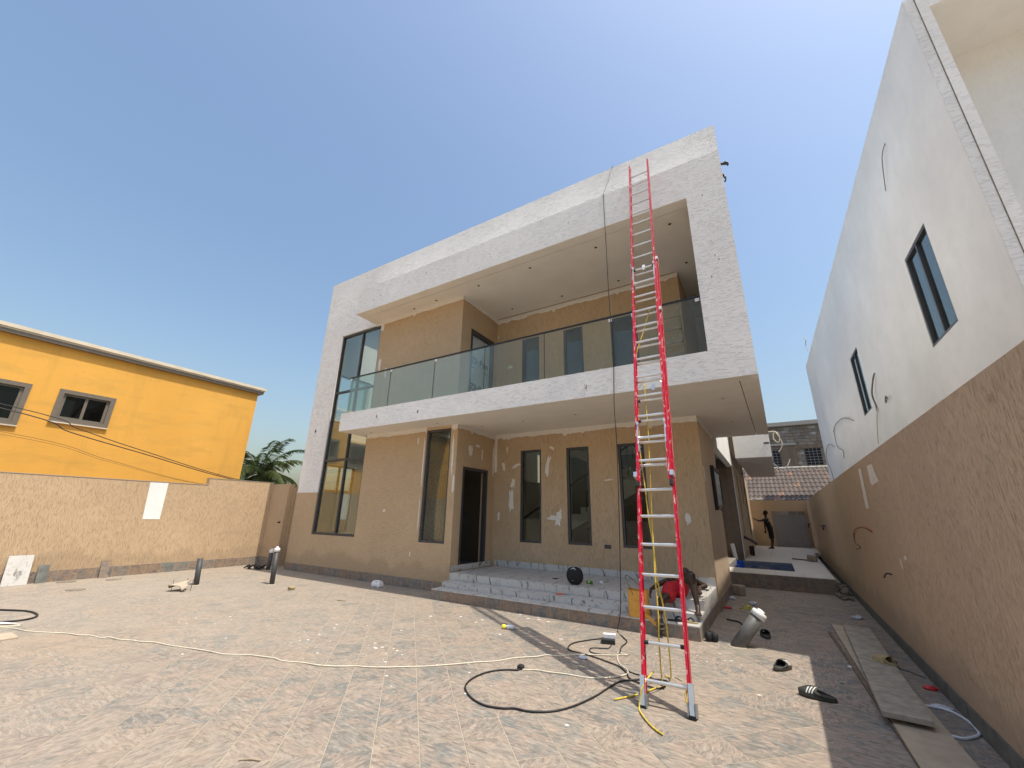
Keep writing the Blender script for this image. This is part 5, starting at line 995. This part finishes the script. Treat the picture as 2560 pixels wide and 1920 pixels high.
mk('cut_flap', [(-1.9, 6.985, .26), (-1.79, 6.975, .235), (-1.70, 6.97, .155), (-1.71, 6.968, .11), (-1.76, 6.967, .13), (-1.88, 6.98, .235)], [(0,1,2,3,4,5)], M['jerry'], jc)
# wooden step ladder standing on the balcony
wl = thing('wooden_ladder', 'rough wooden step ladder standing on the balcony behind the glass', 'ladder', (-1.3, 8.6, 4.27))
for (a, b_) in (((-1.08, 8.45, 4.28), (-1.13, 8.7, 6.3)), ((-1.60, 8.45, 4.28), (-1.56, 8.7, 6.3))): MB().obox((Vector(a)+Vector(b_))/2, (1,0,0), (0,1,0), (Vector(b_)-Vector(a)).normalized(), .03, .045, (Vector(b_)-Vector(a)).length/2).build('stile', M['timber'], wl)
for k in range(6): z = 4.55+k*.32; y = 8.45+.25*(z-4.28)/2.02; MB().bbox(-1.6, -1.08, y-.075, y-.048, z, z+.07, .004).build('rung', M['timber'], wl)
# ------------------------------------------------------------------ people
ICO = {}
for q_ in (2, 3):
    bm = bmesh.new(); bmesh.ops.create_icosphere(bm, subdivisions=q_, radius=1); ICO[q_] = ([tuple(v.co) for v in bm.verts], [tuple(v.index for v in f.verts) for f in bm.faces]); bm.free()
def body_mesh(name, shapes, voxel, m, parent, smooth_it=6):
    """tapered limbs and ellipsoids merged into one continuous skin"""
    V, F = [], []
    def sph(c, r, T, mtx=None):
        n_ = len(V); c = Vector(c)
        for p in T[0]:
            q_ = Vector((p[0]*r[0], p[1]*r[1], p[2]*r[2])); V.append(((mtx@q_) if mtx else q_) + c)
        F.extend([(f[0]+n_, f[1]+n_, f[2]+n_) for f in T[1]])
    for s in shapes:
        if s[0] == 'e': sph(s[1], s[2], ICO[3], s[3] if len(s) > 3 else None)
        else:
            pts = [Vector(p) for p, _ in s[1]]; rs = [r for _, r in s[1]]
            for i in range(len(pts)-1):
                a, b_ = pts[i], pts[i+1]; n_ = max(1, int((b_-a).length/(.5*min(rs[i], rs[i+1])))+1)
                for k in range(n_+1):
                    t = k/n_; r = rs[i]*(1-t)+rs[i+1]*t; sph(a.lerp(b_, t), (r, r, r), ICO[2])
    me = bpy.data.meshes.new(name); me.from_pydata(V, [], F); o = bpy.data.objects.new(name, me)
    COL.objects.link(o)
    rm = o.modifiers.new('r', 'REMESH'); rm.mode = 'VOXEL'; rm.voxel_size = voxel; sm = o.modifiers.new('s', 'SMOOTH'); sm.iterations = smooth_it; sm.factor = .5
    dg = bpy.context.evaluated_depsgraph_get(); me2 = bpy.data.meshes.new_from_object(o.evaluated_get(dg)); bpy.data.objects.remove(o); me2.materials.clear()
    return mko(name, me2, M[m], parent, smooth=True)
def hand(w, d, up_, side, s=1.0, curl=.5):
    """palm plus five fingers from wrist w along d; up_ = back of hand, side = thumb side"""
    w, d, up_, side = Vector(w), Vector(d).normalized(), Vector(up_).normalized(), Vector(side).normalized(); out = []
    out.append(('c', [(w, .026*s), (w+d*.045*s, .024*s)])); 
    for j in range(4):
        k = (1.5-j)*.021*s; base = w+d*.085*s+side*k; out.append(('c', [(w+d*.03*s+side*k*.8, .016*s), (base, .0135*s)]))
        L_ = (.072, .082, .076, .06)[j]*s; f1 = base+(d*math.cos(curl*.6)-up_*math.sin(curl*.6))*L_*.45; f2 = f1+(d*math.cos(curl*1.5)-up_*math.sin(curl*1.5))*L_*.32; f3 = f2+(d*math.cos(curl*2.2)-up_*math.sin(curl*2.2))*L_*.25
        out.append(('c', [(base, .0105*s), (f1, .0095*s), (f2, .0085*s), (f3, .007*s)]))
    b0 = w+d*.025*s+side*.028*s; b1 = b0+(d*.5+side*.7-up_*.2).normalized()*.04*s; out.append(('c', [(b0, .015*s), (b1, .0115*s), (b1+(d*.85+side*.3-up_*.2).normalized()*.032*s, .009*s)])); return out
def foot_s(ank, d, s=1.0, up_=(0,0,1)):
    ank, d, up_ = Vector(ank), Vector(d).normalized(), Vector(up_).normalized(); sd_ = d.cross(up_).normalized(); heel = ank-d*.045*s-up_*.055*s; ball = ank+d*.13*s-up_*.062*s; out = [('c', [(ank, .036*s), (heel, .03*s)]), ('c', [(ank+d*.02*s-up_*.01*s, .036*s), (ank+d*.08*s-up_*.04*s, .03*s), (ball, .022*s)]), ('c', [(heel, .028*s), (ball+sd_*.022*s, .02*s)]), ('c', [(heel, .028*s), (ball-sd_*.022*s, .02*s)])]
    for j in range(5):
        k = (j-2)*.0185*s; t = ball+sd_*k+d*.005*s; out.append(('c', [(t, .0125*s), (t+d*(.05-.006*j)*s-up_*.004*s, (.0125 if j == 0 else .009)*s)]))
    return out
# --- man lying on the steps: hips on the landing edge, right knee up, left leg down to the ground
m1 = thing('person', 'person in red shorts lying on the marble steps behind the ladder, one knee raised', 'person', (-1.5, 7.7, .43))
pel = Vector((-1.55, 7.72, .545)); che = Vector((-1.50, 8.12, .60)); nek = Vector((-1.50, 8.34, .64)); hed = Vector((-1.52, 8.47, .69))
kR = Vector((-1.265, 7.55, .79)); aR = Vector((-1.195, 7.44, .365)); kL = Vector((-1.69, 7.27, .42)); aL = Vector((-1.66, 6.90, .235))
sL = Vector((-1.70, 8.17, .62)); eL = Vector((-1.80, 7.85, .60)); wL = Vector((-1.90, 7.52, .535)); sR = Vector((-1.30, 8.15, .62)); eR = Vector((-1.13, 7.98, .60)); wR = Vector((-1.20, 7.80, .585))
skin = [('e', che, (.17, .21, .105)), ('e', pel+Vector((0, .05, 0)), (.16, .16, .105)), ('c', [(pel, .11), (che, .115), (nek-Vector((0, .04, 0)), .07), (nek, .055), (hed, .06)]),
        ('e', hed+Vector((0, .04, .02)), (.078, .1, .095)), ('e', hed+Vector((0, .0, -.02)), (.055, .06, .05)), ('e', hed+Vector((0, -.01, .10)), (.014, .02, .02)), ('e', hed+Vector((.08, .05, .02)), (.012, .022, .032)), ('e', hed+Vector((-.08, .05, .02)), (.012, .022, .032)),
        ('c', [(sL, .06), (eL, .042), (eL.lerp(wL, .3), .043), (wL, .027)]), ('c', [(sR, .06), (eR, .042), (eR.lerp(wR, .3), .042), (wR, .027)]), ('c', [(che+Vector((-.1, .05, 0)), .09), (sL, .065)]), ('c', [(che+Vector((.1, .05, 0)), .09), (sR, .065)]),
        ('c', [(pel+Vector((.09, -.02, -.01)), .1), (kR.lerp(pel, .45)+Vector((.04, 0, .02)), .095), (kR, .07), (kR.lerp(aR, .3)+Vector((0, .02, 0)), .066), (kR.lerp(aR, .75), .043), (aR, .037)]),
        ('c', [(pel+Vector((-.09, -.02, -.01)), .1), (kL.lerp(pel, .45), .088), (kL, .06), (kL.lerp(aL, .3)+Vector((0, .01, -.01)), .056), (kL.lerp(aL, .75), .04), (aL, .034)])]
skin += foot_s(aR, (.12, -1, 0), 1.12) + foot_s(aL, (.15, -.55, -.83), 1.0, (.05, -.85, .5))
skin += hand(wL, (-.15, -.45, -.85), (-.6, .3, -.1), (.4, -.8, .3), 1.0, .5) + hand(wR, (.15, -.9, -.25), (0, 0, 1), (-1, 0, 0), 1.0, .7)
body_mesh('body', skin, .009, 'skin', m1)
sh = [('e', pel+Vector((0, .03, 0)), (.185, .16, .122)), ('c', [(pel+Vector((.085, -.02, -.005)), .118), (kR.lerp(pel, .52)+Vector((.02, .0, .01)), .108)]), ('c', [(pel+Vector((-.085, -.02, -.005)), .12), (kL.lerp(pel, .48)+Vector((0, 0, .0)), .118)])]
body_mesh('shorts', sh, .011, 'short_red', m1, 3)
tag(body_mesh('hair', [('e', hed+Vector((0, .065, .025)), (.08, .085, .088))], .01, 'hair', m1, 2))
sa = MB(); f0 = aL+Vector((.05, -.06, -.06)); dv = Vector((.15, -.5, -.85)).normalized(); nv = Vector((.05, -.86, .5)).normalized(); sv = dv.cross(nv).normalized(); c0 = aL+dv*.05-nv*.075
V, F = [], []
for k in range(24):
    a = 2*math.pi*k/24; p = c0+dv*.142*math.cos(a)+sv*.05*math.sin(a)*(1+.15*math.cos(a)); V += [p, p-nv*.02]
F = [[2*k for k in range(24)], [2*k+1 for k in range(24)][::-1]]+[(2*k, 2*k+1, 2*((k+1) % 24)+1, 2*((k+1) % 24)) for k in range(24)]
so = mk('sandal', V, F, M['foam_dark'], m1)
st_ = body_mesh('sandal_upper', [('c', [(c0+dv*.0+sv*.046+nv*.005, .016), (c0+dv*.02+sv*.035+nv*.055, .018), (c0+dv*.02+nv*.072, .018), (c0+dv*.02-sv*.035+nv*.055, .018), (c0-sv*.046+nv*.005, .016)]), ('c', [(c0+dv*.06+sv*.046+nv*.005, .016), (c0+dv*.08+sv*.03+nv*.042, .017), (c0+dv*.08+nv*.055, .017), (c0+dv*.08-sv*.03+nv*.042, .017), (c0+dv*.06-sv*.046+nv*.005, .016)])], .009, 'foam_dark', m1, 3)
tag(MB().bbox(-1.27, -1.05, 7.72, 7.79, .565, .58, .004).build('phone', M['rubber'], None, (-1.15, 7.75, .565)), 'dark flat phone held by the person lying on the steps', 'phone')
# --- man standing at the end of the passage, hand against the house wall
m2_ = thing('person', 'person in dark vest and shorts leaning one hand on the far house wall', 'person', (-.3, 24.9, .33))
Y = 24.9; q = lambda x, z, dy=0: Vector((x, Y+dy, z))
hp = q(-.24, 1.24); ch = q(-.335, 1.60); nk = q(-.345, 1.82); hd_ = q(-.335, 1.98)
sk = [('e', ch, (.12, .17, .19)), ('e', hp, (.12, .16, .13)), ('c', [(hp, .12), (ch, .125), (nk-Vector((0, 0, .04)), .065), (nk, .052), (hd_, .06)]), ('e', hd_+Vector((.01, 0, .03)), (.1, .076, .112)), ('e', hd_+Vector((-.045, 0, -.05)), (.05, .05, .05)), ('e', hd_+Vector((-.1, 0, .0)), (.022, .014, .022)), ('e', hd_+Vector((.02, -.075, .0)), (.022, .012, .032)), ('e', hd_+Vector((.02, .075, .0)), (.022, .012, .032)),
      ('c', [(ch+Vector((-.02, -.1, .08)), .08), (q(-.37, 1.70, -.17), .062), (q(-.55, 1.625, -.16), .047), (q(-.66, 1.615, -.14), .042), (q(-.84, 1.70, -.12), .027)]),
      ('c', [(ch+Vector((.0, .1, .08)), .08), (q(-.36, 1.70, .18), .062), (q(-.44, 1.40, .22), .043), (q(-.45, 1.16, .2), .028)]),
      ('c', [(q(-.23, 1.2, -.08), .1), (q(-.25, .98, -.09), .08), (q(-.235, .80, -.09), .056), (q(-.235, .68, -.09), .058), (q(-.28, .46, -.09), .036), (q(-.295, .41, -.09), .033)]),
      ('c', [(q(-.22, 1.2, .08), .1), (q(-.22, .98, .09), .08), (q(-.20, .80, .09), .056), (q(-.20, .68, .09), .058), (q(-.24, .46, .09), .036), (q(-.25, .41, .09), .033)])]
sk += foot_s(q(-.295, .412, -.09), (-1, 0, 0)) + foot_s(q(-.25, .412, .09), (-1, 0, 0)) + hand(q(-.84, 1.70, -.12), (-.75, 0, .65), (.6, 0, .7), (0, 1, 0), 1.0, .15) + hand(q(-.45, 1.16, .2), (-.1, 0, -1), (0, 1, 0), (-1, 0, 0), 1.0, .5)
body_mesh('body', sk, .012, 'skin', m2_)
body_mesh('vest', [('e', ch-Vector((0, 0, .02)), (.135, .185, .2)), ('c', [(hp+Vector((0, 0, .05)), .132), (ch, .138)]), ('e', hp+Vector((0, 0, .05)), (.13, .175, .12))], .014, 'cloth_black', m2_, 3)
body_mesh('shorts', [('e', hp-Vector((0, 0, .02)), (.135, .18, .13)), ('c', [(q(-.23, 1.16, -.08), .12), (q(-.245, .86, -.09), .1)]), ('c', [(q(-.22, 1.16, .08), .12), (q(-.21, .86, .09), .1)])], .014, 'cloth_black', m2_, 2)
body_mesh('hair', [('e', hd_+Vector((.025, 0, .05)), (.098, .08, .1))], .014, 'hair', m2_, 2)
MB().tube(smoothpts([q(-.24, 1.80, -.13), q(-.20, 1.72, -.17), q(-.24, 1.62, -.19), q(-.30, 1.56, -.20)], 4), .012, 6).build('vest_trim', M['strap_pale'], m2_)
# --- worker kneeling on the roof, forearm over the side edge
m3 = thing('person', 'person crouching at the roof edge, only the hands showing past the white corner', 'person', (-.35, 9.2, 9.1))
b0 = Vector((-.38, 9.3, 9.35)); c3 = Vector((-.22, 9.25, 9.85)); h3 = Vector((-.18, 9.2, 10.15)); s3 = Vector((-.10, 9.15, 9.92)); e3 = Vector((.11, 9.15, 9.90)); w3 = Vector((.20, 9.12, 9.83))
k3 = [('e', b0, (.15, .17, .14)), ('e', c3, (.15, .18, .2)), ('c', [(b0, .13), (c3, .13), (h3-Vector((0, 0, .1)), .06), (h3, .06)]), ('e', h3, (.09, .08, .11)), ('e', h3+Vector((.09, 0, -.02)), (.02, .015, .02)), ('c', [(c3, .09), (s3, .065), (e3, .046), (w3, .03)]), ('c', [(c3+Vector((0, .12, .0)), .08), (Vector((.02, 9.3, 9.72)), .045), (Vector((.17, 9.3, 9.68)), .035), (Vector((.205, 9.3, 9.58)), .03)]),
      ('c', [(b0+Vector((0, -.08, 0)), .1), (Vector((-.1, 9.1, 9.25)), .07), (Vector((-.35, 9.1, 9.16)), .05), (Vector((-.5, 9.1, 9.15)), .035)]), ('c', [(b0+Vector((0, .08, 0)), .1), (Vector((-.1, 9.42, 9.25)), .07), (Vector((-.35, 9.42, 9.16)), .05), (Vector((-.5, 9.42, 9.15)), .035)])]
k3 += hand(Vector((.205, 9.3, 9.6)), (.1, 0, -1), (1, 0, 0), (0, -1, 0), 1.1, .6)
k3 += hand(w3, (.85, -.1, -.35), (.4, 0, .9), (0, -1, 0), 1.25, 1.1)
body_mesh('body', k3, .012, 'skin', m3); body_mesh('shirt', [('e', c3, (.165, .2, .21)), ('c', [(b0, .15), (c3, .145)]), ('c', [(c3, .1), (s3, .08), (s3.lerp(e3, .4), .066)])], .014, 'cloth_black', m3, 3)
